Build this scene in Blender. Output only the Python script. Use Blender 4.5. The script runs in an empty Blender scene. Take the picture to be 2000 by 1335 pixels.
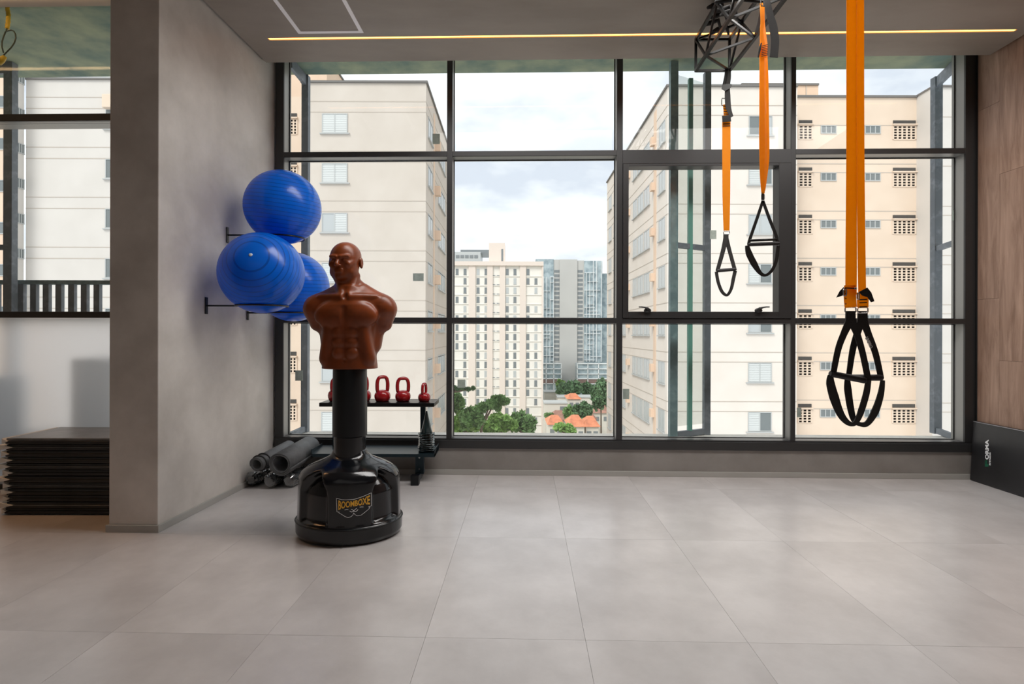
import bpy, bmesh, math, random
import numpy as np
from mathutils import Vector, Matrix
random.seed(7)
PI = math.pi
S = bpy.context.scene
COL = S.collection

# ------------------------------------------------------------------ camera
F = 1040.0; HZ = 652.0; ROLL = 0.0025; CH = 1.14
cam_d = bpy.data.cameras.new('camera'); cam = bpy.data.objects.new('camera', cam_d); COL.objects.link(cam)
cam_d.sensor_width = 36; cam_d.lens = 36 * F / 2000
cam_d.shift_y = (HZ - 667.5) / 2000
cam_d.clip_start = 0.05; cam_d.clip_end = 2000
RT = Vector((math.cos(ROLL), 0, math.sin(ROLL))); UP = Vector((-math.sin(ROLL), 0, math.cos(ROLL))); BK = Vector((0, -1, 0))
mw = Matrix((RT, UP, BK)).transposed().to_4x4(); mw.translation = (0, 0, CH)
cam.matrix_world = mw
S.camera = cam

# ------------------------------------------------------------------ sky, sun, added fill lights, exposure
SKY_GAIN = 1.85; SUN = 2.6
w = bpy.data.worlds.new('sky'); S.world = w; w.use_nodes = True
nt = w.node_tree; nt.nodes.clear()
def N(t, **k):
    n = nt.nodes.new(t)
    for a, b in k.items(): setattr(n, a, b)
    return n
wo = N('ShaderNodeOutputWorld'); bg = N('ShaderNodeBackground'); tc = N('ShaderNodeTexCoord')
mp = N('ShaderNodeMapping'); mp.inputs['Scale'].default_value = (1.3, 1.3, 3.2); mp.inputs['Location'].default_value = (.35, .1, .2)
n1 = N('ShaderNodeTexNoise'); n1.inputs['Scale'].default_value = 2.6; n1.inputs['Detail'].default_value = 7; n1.inputs['Roughness'].default_value = .52
cr = N('ShaderNodeValToRGB'); e = cr.color_ramp.elements
e[0].position = .36; e[0].color = (.46, .50, .57, 1); e[1].position = .58; e[1].color = (.72, .735, .75, 1)
m_ = cr.color_ramp.elements.new(.46); m_.color = (.60, .63, .67, 1)
nt.links.new(tc.outputs['Generated'], mp.inputs['Vector']); nt.links.new(mp.outputs[0], n1.inputs['Vector'])
nt.links.new(n1.outputs['Fac'], cr.inputs['Fac']); nt.links.new(cr.outputs[0], bg.inputs['Color'])
bg.inputs['Strength'].default_value = SKY_GAIN
nt.links.new(bg.outputs[0], wo.inputs['Surface'])
sd = bpy.data.lights.new('sun', 'SUN'); sd.energy = SUN; sd.angle = math.radians(25); sd.color = (1, .985, .96)
so = bpy.data.objects.new('sun', sd); COL.objects.link(so); so.rotation_euler = (math.radians(42), 0, math.radians(-38))
def area(name, loc, rot, sx, sy, power, col=(1, 1, 1), spread=180):
    d = bpy.data.lights.new(name, 'AREA'); d.shape = 'RECTANGLE'; d.size = sx; d.size_y = sy; d.energy = power; d.color = col
    d.spread = math.radians(spread)
    o = bpy.data.objects.new(name, d); COL.objects.link(o); o.location = loc; o.rotation_euler = rot; return o
FILLS = []
FILLS.append(area('added_fill_front', (1.25, 2.98, 3.235), (0, 0, 0), 4.2, .7, 84, (1, .97, .94), 160))  # unseen fill light added under the ceiling to brighten the room
FILLS.append(area('added_fill_bay', (-3.25, 3.12, 3.2), (0, 0, 0), 1.1, .2, 6, (1, .50, .22), 110))  # warm fill light added to tint the floor of the bay
FILLS.append(area('added_fill_rear', (0, -1.8, 3.2), (0, 0, 0), 5.0, 1.8, 9, (1, .95, .9)))  # broad weak fill light added behind the viewer
S.view_settings.view_transform = 'Standard'; S.view_settings.look = 'None'
S.view_settings.exposure = 0.0; S.view_settings.gamma = 1; S.view_settings.use_curve_mapping = False
cy = S.cycles
cy.max_bounces = 8; cy.diffuse_bounces = 4; cy.glossy_bounces = 4; cy.transmission_bounces = 8; cy.transparent_max_bounces = 16
cy.caustics_reflective = False; cy.caustics_refractive = False; cy.sample_clamp_indirect = 6
cy.use_denoising = True

# ------------------------------------------------------------------ pixel helpers (points of the place recovered from the photograph)
def ray(px, py):
    return RT * ((px - 1000) / F) + UP * (-(py - HZ) / F) - BK
def at_y(px, py, Y):
    d = ray(px, py); return Vector((0, 0, CH)) + d * (Y / d.y)
def at_z(px, py, z):
    d = ray(px, py); return Vector((0, 0, CH)) + d * ((z - CH) / d.z)

# ------------------------------------------------------------------ object helpers
OFF = {}
def tag(o, label=None, cat=None, group=None, kind=None):
    if label: o['label'] = label
    if cat: o['category'] = cat
    if group: o['group'] = group
    if kind: o['kind'] = kind
    return o
def thing(name, label, cat, loc=(0, 0, 0), group=None, kind=None):
    o = bpy.data.objects.new(name, None); COL.objects.link(o); o.location = loc; o.empty_display_size = .1
    OFF[o.name] = Vector(loc); return tag(o, label, cat, group, kind)
class MB:
    def __init__(s): s.b = bmesh.new()
    def _add(s, verts, faces, M=None):
        vs = [s.b.verts.new(M @ Vector(v) if M else Vector(v)) for v in verts]
        for f in faces:
            try: s.b.faces.new([vs[i] for i in f])
            except ValueError: pass
        return s
    def box(s, a, b, M=None):
        x0, y0, z0 = a; x1, y1, z1 = b
        if x0 > x1: x0, x1 = x1, x0
        if y0 > y1: y0, y1 = y1, y0
        if z0 > z1: z0, z1 = z1, z0
        v = [(x0,y0,z0),(x1,y0,z0),(x1,y1,z0),(x0,y1,z0),(x0,y0,z1),(x1,y0,z1),(x1,y1,z1),(x0,y1,z1)]
        return s._add(v, [(0,3,2,1),(4,5,6,7),(0,1,5,4),(1,2,6,5),(2,3,7,6),(3,0,4,7)], M)
    def prism(s, pts, z0, z1, M=None):
        a = sum(pts[i][0]*pts[(i+1)%len(pts)][1]-pts[(i+1)%len(pts)][0]*pts[i][1] for i in range(len(pts)))
        if a < 0: pts = pts[::-1]
        n = len(pts); v = [(p[0],p[1],z0) for p in pts] + [(p[0],p[1],z1) for p in pts]
        f = [tuple(range(n))[::-1], tuple(range(n, 2*n))] + [(i,(i+1)%n,n+(i+1)%n,n+i) for i in range(n)]
        return s._add(v, f, M)
    def tube(s, pts, r, n=10, closed=False, caps=True):
        pts = [Vector(p) for p in pts]; m = len(pts); rs = r if isinstance(r, (list, tuple)) else [r]*m
        verts = []; prev = None
        for i, p in enumerate(pts):
            if closed: t = pts[(i+1)%m] - pts[(i-1)%m]
            else: t = pts[min(i+1, m-1)] - pts[max(i-1, 0)]
            t.normalize()
            if prev is None:
                a = Vector((0,0,1)) if abs(t.z) < .9 else Vector((1,0,0))
                nx = t.cross(a).normalized()
            else:
                nx = (prev - t * prev.dot(t)).normalized()
            prev = nx; ny = t.cross(nx)
            for k in range(n):
                q = 2*PI*k/n; verts.append(p + (nx*math.cos(q) + ny*math.sin(q))*rs[i])
        f = []
        for i in range(m if closed else m-1):
            for k in range(n):
                a = i*n+k; b = i*n+(k+1)%n; c = ((i+1)%m)*n+(k+1)%n; d = ((i+1)%m)*n+k; f.append((a,b,c,d))
        if caps and not closed: f += [tuple(range(n))[::-1], tuple(range((m-1)*n, m*n))]
        return s._add(verts, f)
    def bar(s, p, q, w, h=None, up=(0,0,1)):
        h = h or w; p = Vector(p); q = Vector(q); t = (q-p); L = t.length; t.normalize()
        u = Vector(up)
        if abs(t.dot(u)) > .98: u = Vector((1,0,0))
        x = t.cross(u).normalized(); z = x.cross(t)
        M = Matrix((x, t, z)).transposed().to_4x4(); M.translation = p
        return s.box((-w/2, 0, -h/2), (w/2, L, h/2), M)
    def lathe(s, prof, n=32, c=(0,0,0), sx=1, sy=1):
        c = Vector(c); verts = []; m = len(prof)
        for r, z in prof:
            for k in range(n):
                q = 2*PI*k/n; verts.append(c + Vector((r*math.cos(q)*sx, r*math.sin(q)*sy, z)))
        f = [(i*n+k, i*n+(k+1)%n, (i+1)*n+(k+1)%n, (i+1)*n+k) for i in range(m-1) for k in range(n)]
        if prof[0][0] > 1e-4: f.append(tuple(range(n))[::-1])
        if prof[-1][0] > 1e-4: f.append(tuple(range((m-1)*n, m*n)))
        return s._add(verts, f)
    def strap(s, pts, wd, w, th=.003):
        """flat webbing swept along pts; wd = width direction(s)"""
        pts = [Vector(p) for p in pts]; m = len(pts)
        wds = [Vector(x) for x in wd] if isinstance(wd[0], (tuple, list, Vector)) else [Vector(wd)]*m
        ws = w if isinstance(w, (list, tuple)) else [w]*m
        verts = []
        for i, p in enumerate(pts):
            t = (pts[min(i+1, m-1)] - pts[max(i-1, 0)]).normalized()
            a = wds[i]; a = (a - t*a.dot(t)).normalized(); nn = t.cross(a).normalized()
            for sa, sn in ((-1,-1),(1,-1),(1,1),(-1,1)):
                verts.append(p + a*sa*ws[i]/2 + nn*sn*th/2)
        f = [(i*4+k, i*4+(k+1)%4, (i+1)*4+(k+1)%4, (i+1)*4+k) for i in range(m-1) for k in range(4)]
        f += [(3,2,1,0), tuple(range((m-1)*4, m*4))]
        return s._add(verts, f)
    def ell(s, c, r, u=24, v=14, M=None):
        mm = Matrix.Translation(Vector(c)) @ Matrix.Diagonal((r[0], r[1], r[2], 1))
        if M: mm = M @ mm
        bmesh.ops.create_uvsphere(s.b, u_segments=u, v_segments=v, radius=1, matrix=mm); return s
    def build(s, name, mat, parent=None, smooth=False, bevel=0, segs=2, fix=True, angle=None):
        b = s.b
        if fix: bmesh.ops.recalc_face_normals(b, faces=b.faces[:])
        off = OFF.get(parent.name, Vector((0,0,0))) if parent else Vector((0,0,0))
        if off.length: bmesh.ops.translate(b, vec=-off, verts=b.verts[:])
        me = bpy.data.meshes.new(name); b.to_mesh(me); b.free()
        return mkobj(name, me, mat, parent, smooth, bevel, segs, angle, off)
def mkobj(name, me, mat, parent=None, smooth=False, bevel=0, segs=2, angle=None, off=None):
    if smooth:
        me.polygons.foreach_set('use_smooth', [True]*len(me.polygons))
        if angle: me.set_sharp_from_angle(angle=math.radians(angle))
    if mat: me.materials.append(mat)
    o = bpy.data.objects.new(name, me); COL.objects.link(o)
    if parent: o.parent = parent
    OFF[o.name] = off if off is not None else Vector((0,0,0))
    if bevel:
        md = o.modifiers.new('bevel', 'BEVEL'); md.width = bevel; md.segments = segs; md.limit_method = 'ANGLE'; md.angle_limit = math.radians(40)
    return o

# ------------------------------------------------------------------ materials
def mat(name, col, rough=.6, metal=0, spec=.5, noise=0, nscale=5, bump=0, bscale=60, col2=None, stretch=None, coat=0, emis=None, estr=0, trans=0, ior=1.5, lo=.35, hi=.65, sss=0, rvar=0, detail=5):
    m = bpy.data.materials.new(name); m.use_nodes = True; t = m.node_tree; p = t.nodes['Principled BSDF']
    p.inputs['Base Color'].default_value = (*col, 1); p.inputs['Roughness'].default_value = rough; p.inputs['Metallic'].default_value = metal
    p.inputs['Specular IOR Level'].default_value = spec; p.inputs['Coat Weight'].default_value = coat; p.inputs['Coat Roughness'].default_value = .08
    p.inputs['IOR'].default_value = ior; p.inputs['Transmission Weight'].default_value = trans
    if emis: p.inputs['Emission Color'].default_value = (*emis, 1); p.inputs['Emission Strength'].default_value = estr
    L = t.links.new; tcn = None
    def vec(sc=None):
        nonlocal tcn
        if tcn is None: tcn = t.nodes.new('ShaderNodeTexCoord')
        if sc is None: return tcn.outputs['Object']
        mpn = t.nodes.new('ShaderNodeMapping'); mpn.inputs['Scale'].default_value = sc; L(tcn.outputs['Object'], mpn.inputs[0]); return mpn.outputs[0]
    if noise or col2:
        n = t.nodes.new('ShaderNodeTexNoise'); n.inputs['Scale'].default_value = nscale; n.inputs['Detail'].default_value = detail; n.inputs['Roughness'].default_value = .6
        L(vec(stretch), n.inputs['Vector'])
        r = t.nodes.new('ShaderNodeValToRGB'); r.color_ramp.elements[0].position = lo; r.color_ramp.elements[1].position = hi
        c2 = col2 or tuple(min(1, c*(1-noise)) for c in col); c1 = col if col2 else tuple(min(1, c*(1+noise)) for c in col)
        r.color_ramp.elements[0].color = (*c2, 1); r.color_ramp.elements[1].color = (*c1, 1)
        L(n.outputs['Fac'], r.inputs[0]); L(r.outputs[0], p.inputs['Base Color'])
        if rvar:
            mr = t.nodes.new('ShaderNodeMapRange'); mr.inputs['To Min'].default_value = rough-rvar; mr.inputs['To Max'].default_value = rough+rvar
            L(n.outputs['Fac'], mr.inputs[0]); L(mr.outputs[0], p.inputs['Roughness'])
    if bump:
        n = t.nodes.new('ShaderNodeTexNoise'); n.inputs['Scale'].default_value = bscale; n.inputs['Detail'].default_value = 4; L(vec(stretch), n.inputs['Vector'])
        bn = t.nodes.new('ShaderNodeBump'); bn.inputs['Strength'].default_value = bump; bn.inputs['Distance'].default_value = .01
        L(n.outputs['Fac'], bn.inputs['Height']); L(bn.outputs[0], p.inputs['Normal'])
    return m
def glass_mat(name, tint=(.93, .97, .95), rough=0.0, refl=1.0, dirt=0.0):
    """thin architectural glass: clear pass-through mixed with a Fresnel mirror and a little dust"""
    m = bpy.data.materials.new(name); m.use_nodes = True; t = m.node_tree; t.nodes.clear(); L = t.links.new
    o = t.nodes.new('ShaderNodeOutputMaterial'); tr = t.nodes.new('ShaderNodeBsdfTransparent'); tr.inputs[0].default_value = (*tint, 1)
    g = t.nodes.new('ShaderNodeBsdfGlossy'); g.inputs['Roughness'].default_value = rough
    fr = t.nodes.new('ShaderNodeLayerWeight'); fr.inputs[0].default_value = .5
    p5 = t.nodes.new('ShaderNodeMath'); p5.operation = 'POWER'; p5.inputs[1].default_value = 5; L(fr.outputs['Facing'], p5.inputs[0])
    sc = t.nodes.new('ShaderNodeMath'); sc.operation = 'MULTIPLY_ADD'; sc.inputs[1].default_value = .96; sc.inputs[2].default_value = .04; L(p5.outputs[0], sc.inputs[0])
    mu = t.nodes.new('ShaderNodeMath'); mu.operation = 'MULTIPLY'; mu.inputs[1].default_value = refl; L(sc.outputs[0], mu.inputs[0])
    mx = t.nodes.new('ShaderNodeMixShader'); L(mu.outputs[0], mx.inputs[0]); L(tr.outputs[0], mx.inputs[1]); L(g.outputs[0], mx.inputs[2])
    last = mx
    if dirt:
        d = t.nodes.new('ShaderNodeBsdfDiffuse'); d.inputs[0].default_value = (.75, .75, .72, 1)
        tl = t.nodes.new('ShaderNodeBsdfTranslucent'); tl.inputs[0].default_value = (.85, .87, .85, 1)
        ad = t.nodes.new('ShaderNodeMixShader'); ad.inputs[0].default_value = .6; L(d.outputs[0], ad.inputs[1]); L(tl.outputs[0], ad.inputs[2])
        tcn = t.nodes.new('ShaderNodeTexCoord'); n = t.nodes.new('ShaderNodeTexNoise'); n.inputs['Scale'].default_value = 1.6; n.inputs['Detail'].default_value = 6
        L(tcn.outputs['Object'], n.inputs['Vector'])
        mr = t.nodes.new('ShaderNodeMapRange'); mr.inputs['From Min'].default_value = .4; mr.inputs['From Max'].default_value = .75; mr.inputs['To Min'].default_value = dirt*.3; mr.inputs['To Max'].default_value = dirt
        L(n.outputs['Fac'], mr.inputs[0])
        m2 = t.nodes.new('ShaderNodeMixShader'); L(mr.outputs[0], m2.inputs[0]); L(mx.outputs[0], m2.inputs[1]); L(ad.outputs[0], m2.inputs[2]); last = m2
    L(last.outputs[0], o.inputs[0]); return m
def emit(name, col, s):
    m = bpy.data.materials.new(name); m.use_nodes = True; t = m.node_tree; t.nodes.clear()
    o = t.nodes.new('ShaderNodeOutputMaterial'); e = t.nodes.new('ShaderNodeEmission'); e.inputs[0].default_value = (*col, 1); e.inputs[1].default_value = s
    t.links.new(e.outputs[0], o.inputs[0]); return m

M = {}
M['cement'] = mat('burnt_cement', (.77, .725, .68), .45, noise=.12, nscale=1.7, col2=(.55, .51, .47), bump=.3, bscale=2.2, detail=9, rvar=.12)
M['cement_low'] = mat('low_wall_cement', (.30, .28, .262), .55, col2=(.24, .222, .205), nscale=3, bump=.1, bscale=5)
M['ceiling'] = mat('ceiling_cement', (.37, .32, .275), .6, col2=(.285, .242, .205), nscale=1.3, bump=.06, bscale=6, detail=8, stretch=(.6, 1.6, 1))
M['base'] = mat('baseboard_paint', (.42, .41, .385), .45)
M['dark'] = mat('shadow_gap', (.02, .02, .02), .8)
M['slabgrey'] = mat('plain_grey_wall', (.42, .40, .38), .8)
M['frame'] = mat('bronze_aluminium', (.046, .046, .047), .38, metal=.35, spec=.5)
M['frame_lit'] = mat('daylit_frame_aluminium', (.30, .30, .29), .35, metal=.3)  # frame metal painted lighter to carry the daylight on its reveals
M['glass'] = glass_mat('window_glass', (.965, .975, .965), refl=.42, dirt=.03)
M['strip'] = emit('warm_led', (1, .37, .08), 6.5)
M['lampframe'] = mat('opal_diffuser', (.62, .58, .58), .4, emis=(1, .93, .93), estr=.12)
M['steel_blk'] = mat('black_painted_steel', (.010, .010, .010), .3, metal=.4)
M['rod'] = mat('satin_black_rod', (.015, .016, .02), .4, metal=.3)
M['web_blk'] = mat('black_webbing', (.026, .024, .023), .75, bump=.3, bscale=500)
M['web_org'] = mat('orange_webbing', (1.0, .42, .004), .6, col2=(.94, .36, .003), nscale=40, bump=.2, bscale=500)
M['foam'] = mat('black_foam_grip', (.028, .026, .028), .6, bump=.2, bscale=200)
M['ring'] = mat('bright_steel', (.7, .7, .7), .25, metal=1)
M['rubber'] = mat('black_rubber_mat', (.03, .031, .033), .5, noise=.25, nscale=6, bump=.15, bscale=80)
M['rubber_sheen'] = mat('black_mat_sheen', (.17, .18, .195), .28, noise=.2, nscale=9, bump=.2, bscale=30)  # mat black lightened to paint in the sheen of the sky
M['roll'] = mat('charcoal_roll', (.11, .115, .12), .6, noise=.2, nscale=8, bump=.12, bscale=60)
M['rollin'] = mat('roll_inside', (.02, .02, .022), .7)
M['red'] = mat('red_vinyl', (.38, .006, .010), .25, spec=.6, coat=.3)
M['skin'] = mat('tan_urethane', (.25, .050, .009), .36, spec=.45, col2=(.175, .036, .006), nscale=9)
M['plastic'] = mat('black_gloss_plastic', (.005, .006, .008), .14, spec=.55, bump=.03, bscale=90)
M['plastic2'] = mat('black_satin_plastic', (.004, .005, .007), .38, spec=.4)
M['yellow_ink'] = mat('amber_ink', (.80, .42, .03), .5)
M['white_ink'] = mat('white_ink', (.85, .86, .86), .5)
M['green_ink'] = mat('dark_green_ink', (.01, .12, .06), .5)
M['sticker'] = mat('pale_green_label', (.42, .50, .45), .6, noise=.12, nscale=30)
M['teal'] = mat('teal_galvanised_steel', (.24, .36, .38), .5, col2=(.15, .24, .26), nscale=14, lo=.45, hi=.7)
M['tealg'] = mat('green_teal_steel', (.14, .38, .32), .45)
M['slate'] = mat('slate_steel', (.25, .28, .32), .55, col2=(.15, .175, .205), nscale=16, lo=.5, hi=.72)
M['green_conc'] = mat('stained_green_concrete', (.34, .38, .25), .85, col2=(.13, .20, .17), nscale=3, bump=.3, bscale=8, detail=10)
M['ledge'] = mat('pale_concrete_ledge', (.60, .58, .54), .8, noise=.1, nscale=8)
M['hose'] = mat('yellow_conduit_plastic', (.62, .42, .03), .45)

def translucent(m, f, col):
    t = m.node_tree; p = t.nodes['Principled BSDF']; o = t.nodes['Material Output']; a = t.nodes.new('ShaderNodeBsdfTranslucent'); a.inputs[0].default_value = (*col, 1)
    x = t.nodes.new('ShaderNodeMixShader'); x.inputs[0].default_value = f; t.links.new(p.outputs[0], x.inputs[1]); t.links.new(a.outputs[0], x.inputs[2]); t.links.new(x.outputs[0], o.inputs['Surface'])
translucent(M['web_org'], .6, (1, .52, .01))
# ------------------------------------------------------------------ the window-wall frame of reference (u along the wall, v outwards, z up)
A = at_z(540, 923, 0); B = at_z(1900, 935.5, 0)
U_ = (B - A).normalized(); V_ = Vector((-U_.y, U_.x, 0))
WM = Matrix((U_, V_, Vector((0, 0, 1)))).transposed().to_4x4(); WM.translation = A
WI = WM.inverted()
def W(u, v, z): return WM @ Vector((u, v, z))
def wl(px, py, v=0.0):
    """pixel -> (u, z) on the plane at depth v of the window wall"""
    d = ray(px, py); c = Vector((0, 0, CH)) - A
    t = (v - c.dot(V_)) / d.dot(V_); p = Vector((0, 0, CH)) + d*t
    return (p - A).dot(U_), p.z
def wu(px, v=0.0): return wl(px, 652, v)[0]
def wz(py, v=0.0, px=1200): return wl(px, py, v)[1]
H_C = wl(1200, 115, -.15)[1]            # ceiling height
H_S = H_C + .20                          # concrete slab underside
C_ = at_z(308, 1039, 0); uD = wu(533); D_ = W(uD, 0, 0); ld = (D_ - C_).normalized()
uE = wu(1905)
vL = -.60                                # glazing line of the bay left of the pier
PW = .285                                # pier width
def struct(o, label, cat=None): return tag(o, label, cat, kind='structure')
Ci = WI @ C_
XL = -4.4; VB = -8.6; XR = uE
# floor: slab and tiles
M['grout'] = mat('tile_joint', (.20, .185, .175), .8)
fl = MB().box((XL-.2, VB, -.12), (XR+.2, .15, -.006), WM).build('floor', M['grout'])
struct(fl, 'pale grey floor of large cement-look tiles')
fm = bpy.data.materials.new('cement_tile'); fm.use_nodes = True; t = fm.node_tree; p = t.nodes['Principled BSDF']; L = t.links.new
tcn = t.nodes.new('ShaderNodeTexCoord'); oi = t.nodes.new('ShaderNodeObjectInfo'); ad = t.nodes.new('ShaderNodeVectorMath'); ad.operation = 'MULTIPLY_ADD'
cb = t.nodes.new('ShaderNodeCombineXYZ'); 
for k in range(3): L(oi.outputs['Random'], cb.inputs[k])
L(cb.outputs[0], ad.inputs[0]); ad.inputs[1].default_value = (9, 5, 3); L(tcn.outputs['Object'], ad.inputs[2])
n = t.nodes.new('ShaderNodeTexNoise'); n.inputs['Scale'].default_value = 2.6; n.inputs['Detail'].default_value = 9; n.inputs['Roughness'].default_value = .62; L(ad.outputs[0], n.inputs['Vector'])
r = t.nodes.new('ShaderNodeValToRGB'); r.color_ramp.elements[0].position = .36; r.color_ramp.elements[1].position = .66
r.color_ramp.elements[0].color = (.49, .462, .452, 1); r.color_ramp.elements[1].color = (.615, .585, .575, 1)
L(n.outputs['Fac'], r.inputs[0]); L(r.outputs[0], p.inputs['Base Color'])
mr = t.nodes.new('ShaderNodeMapRange'); mr.inputs['To Min'].default_value = .38; mr.inputs['To Max'].default_value = .25; L(n.outputs['Fac'], mr.inputs[0]); L(mr.outputs[0], p.inputs['Roughness'])
n2 = t.nodes.new('ShaderNodeTexNoise'); n2.inputs['Scale'].default_value = 35; n2.inputs['Detail'].default_value = 5; L(tcn.outputs['Object'], n2.inputs['Vector'])
bn = t.nodes.new('ShaderNodeBump'); bn.inputs['Strength'].default_value = .10; bn.inputs['Distance'].default_value = .004; L(n2.outputs['Fac'], bn.inputs['Height']); L(bn.outputs[0], p.inputs['Normal'])
p.inputs['Specular IOR Level'].default_value = .6; p.inputs['Coat Weight'].default_value = .35; p.inputs['Coat Roughness'].default_value = .22
M['tile'] = fm
vj = [(WI @ at_z(1000, y, 0)).y for y in (951, 1050, 1247)]
step = (vj[0] - vj[2]) / 2
u0 = (WI @ at_z(1143, 1247, 0)).x
vs = [.1, vj[0], vj[1], vj[2]] + [vj[2] - step*k for k in range(1, 3)]
us = [u0 + .6*k for k in range(-9, 9)]
us = [XL] + [x for x in us if XL+.1 < x < XR-.05] + [XR]
rng = random.Random(3)
for i in range(len(us)-1):
    for j in range(len(vs)-1):
        h = rng.uniform(0, .0004); g = .0005
        MB().box((us[i]+g, vs[j+1]+g, -.006), (us[i+1]-g, vs[j]-g, h), WM).build('tile', M['tile'], fl)
MB().box((XL, VB, -.006), (XR, vs[-1]-.001, 0), WM).build('rear_flooring', M['tile'], fl)
# ceiling panels (right room, and the bay left of the pier), concrete slab above
gap = .018
def line_u(v):                            # u of the left wall face at depth v
    return Ci.x + (uD - Ci.x) * (v - Ci.y) / (0 - Ci.y)
strip_a = WI @ at_z(522, 74, H_C); strip_b = WI @ at_z(1979, 62.5, H_C)
sv = (strip_a.y + strip_b.y) / 2; sw = .014
ce = thing('ceiling', None, None); struct(ce, 'grey-brown cement-finish ceiling panel with a shadow gap round its edge')
q = MB()
q.prism([(line_u(-.15)+gap, -.15), (XR-gap, -.15), (XR-gap, sv+sw), (line_u(sv+sw)+gap, sv+sw)], H_C, H_C+.03, WM)
q.prism([(line_u(sv+sw)+gap, sv+sw), (strip_a.x, sv+sw), (strip_a.x, sv-sw), (line_u(sv-sw)+gap, sv-sw)], H_C, H_C+.03, WM)
q.prism([(strip_b.x, sv+sw), (XR-gap, sv+sw), (XR-gap, sv-sw), (strip_b.x, sv-sw)], H_C, H_C+.03, WM)
q.prism([(line_u(sv-sw)+gap, sv-sw), (XR-gap, sv-sw), (XR-gap, Ci.y), (Ci.x+gap, Ci.y)], H_C, H_C+.03, WM)
q.box((XL, VB, H_C), (XR-gap, Ci.y, H_C+.03), WM)
q.prism([(line_u(-.15)+gap, -.15), (XR-gap, -.15), (XR-gap, -.17), (line_u(-.17)+gap, -.17)], H_C+.03, H_C+.195, WM)
q.build('ceiling_panel', M['ceiling'], ce)
lev = (WI @ at_z(100, 13, H_C)).y         # edge of the left bay's panel
q = MB(); q.box((XL, Ci.y, H_C), (Ci.x-PW-.005, lev, H_C+.03), WM); q.box((XL, lev-.02, H_C+.03), (Ci.x-PW-.005, lev, H_C+.195), WM)
q.build('ceiling_panel', M['ceiling'], ce)
slab = MB().box((XL-3, VB-.3, H_S), (XR+4, .46, H_S+.35), WM).build('trim_1', M['green_conc'])
struct(slab, 'rough green-stained concrete slab soffit projecting outside the glazing')
# light strip, warm LED in the ceiling groove
ls = thing('ceiling_light_strip', 'long thin warm LED strip recessed in the ceiling in front of the main window', 'light', W((strip_a.x+strip_b.x)/2, sv, H_C))
MB().box((strip_a.x, sv-sw, H_C+.012), (strip_b.x, sv+sw, H_C+.03), WM).build('channel', M['frame'], ls)
MB().box((strip_a.x+.005, sv-sw*.45, H_C+.002), (strip_b.x-.005, sv+sw*.5, H_C+.0118), WM).build('diffuser', M['strip'], ls)
# mirror image of the bay strip shows in the left window, so that strip exists too, in the bay ceiling
sv2 = (WI @ Vector((-2.9, 3.38, 0))).y
ls2 = thing('ceiling_light_strip', 'warm LED strip in the left bay ceiling, seen mirrored in the glass left of the pier', 'light', W(-2.5, sv2, H_C))
MB().box((XL+.3, sv2-.007, H_C-.012), (Ci.x-PW-.02, sv2+.007, H_C-.0005), WM).build('diffuser', emit('warm_led_bay', (1, .66, .34), 14.0), ls2)
# square lamp frame
la = WI @ at_z(583, 65, H_C); lb = WI @ at_z(711, 65, H_C); lw = .026
lf = thing('square_ceiling_lamp', 'square outline lamp with a pale flush diffuser in the ceiling near the grey pier', 'light', W((la.x+lb.x)/2, la.y-.4, H_C))
x0, x1, y1 = la.x, lb.x, la.y; y0 = y1 - (x1-x0)
q = MB()
for a_, b_ in (((x0, y1-lw), (x1, y1)), ((x0, y0), (x1, y0+lw)), ((x0, y0+lw), (x0+lw, y1-lw)), ((x1-lw, y0+lw), (x1, y1-lw))):
    q.box((a_[0], a_[1], H_C-.004), (b_[0], b_[1], H_C), WM)
q.build('diffuser', M['lampframe'], lf)
# left wall (pier) with base
q = MB(); q.prism([(Ci.x, Ci.y), (uD, 0), (uD+.0, .12), (Ci.x-PW, .12), (Ci.x-PW, Ci.y)], 0, H_S, WM)
wleft = q.build('wall_left', M['cement'], bevel=.004); struct(wleft, 'grey burnt-cement pier and side wall left of the window')
q = MB(); bt = .012; bh = .042
nrm = Vector((ld.y, -ld.x, 0)); 
a0 = C_ ; a1 = W(line_u(-.001), -.001, 0)
q2 = [(a0.x, a0.y), (a1.x, a1.y), (a1.x+nrm.x*bt, a1.y+nrm.y*bt), (a0.x+nrm.x*bt, a0.y+nrm.y*bt-bt)]
q.prism(q2, 0, bh)
fl_ = W(Ci.x-PW, Ci.y, 0)
q.prism([(a0.x+nrm.x*bt, a0.y-bt), (a0.x, a0.y+.0), (fl_.x-bt, fl_.y), (fl_.x-bt, fl_.y-bt)], 0, bh)
q.box((Ci.x-PW-bt, Ci.y, 0), (Ci.x-PW, vL-.02, bh), WM)
bl = q.build('baseboard_left', M['base'], bevel=.002); struct(bl, 'pale grey baseboard round the foot of the cement pier')
# low wall under the window and its base
zb = wz(877, 0)
lowr = MB().box((uD, 0, 0), (uE, .2, zb), WM).build('wall_window', M['cement_low']); struct(lowr, 'low cement wall under the main window')
bb = MB().box((uD+.02, -bt, 0), (uE-.005, 0, bh), WM).build('baseboard_window', M['base'], bevel=.002); struct(bb, 'pale grey baseboard under the main window')
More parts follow.
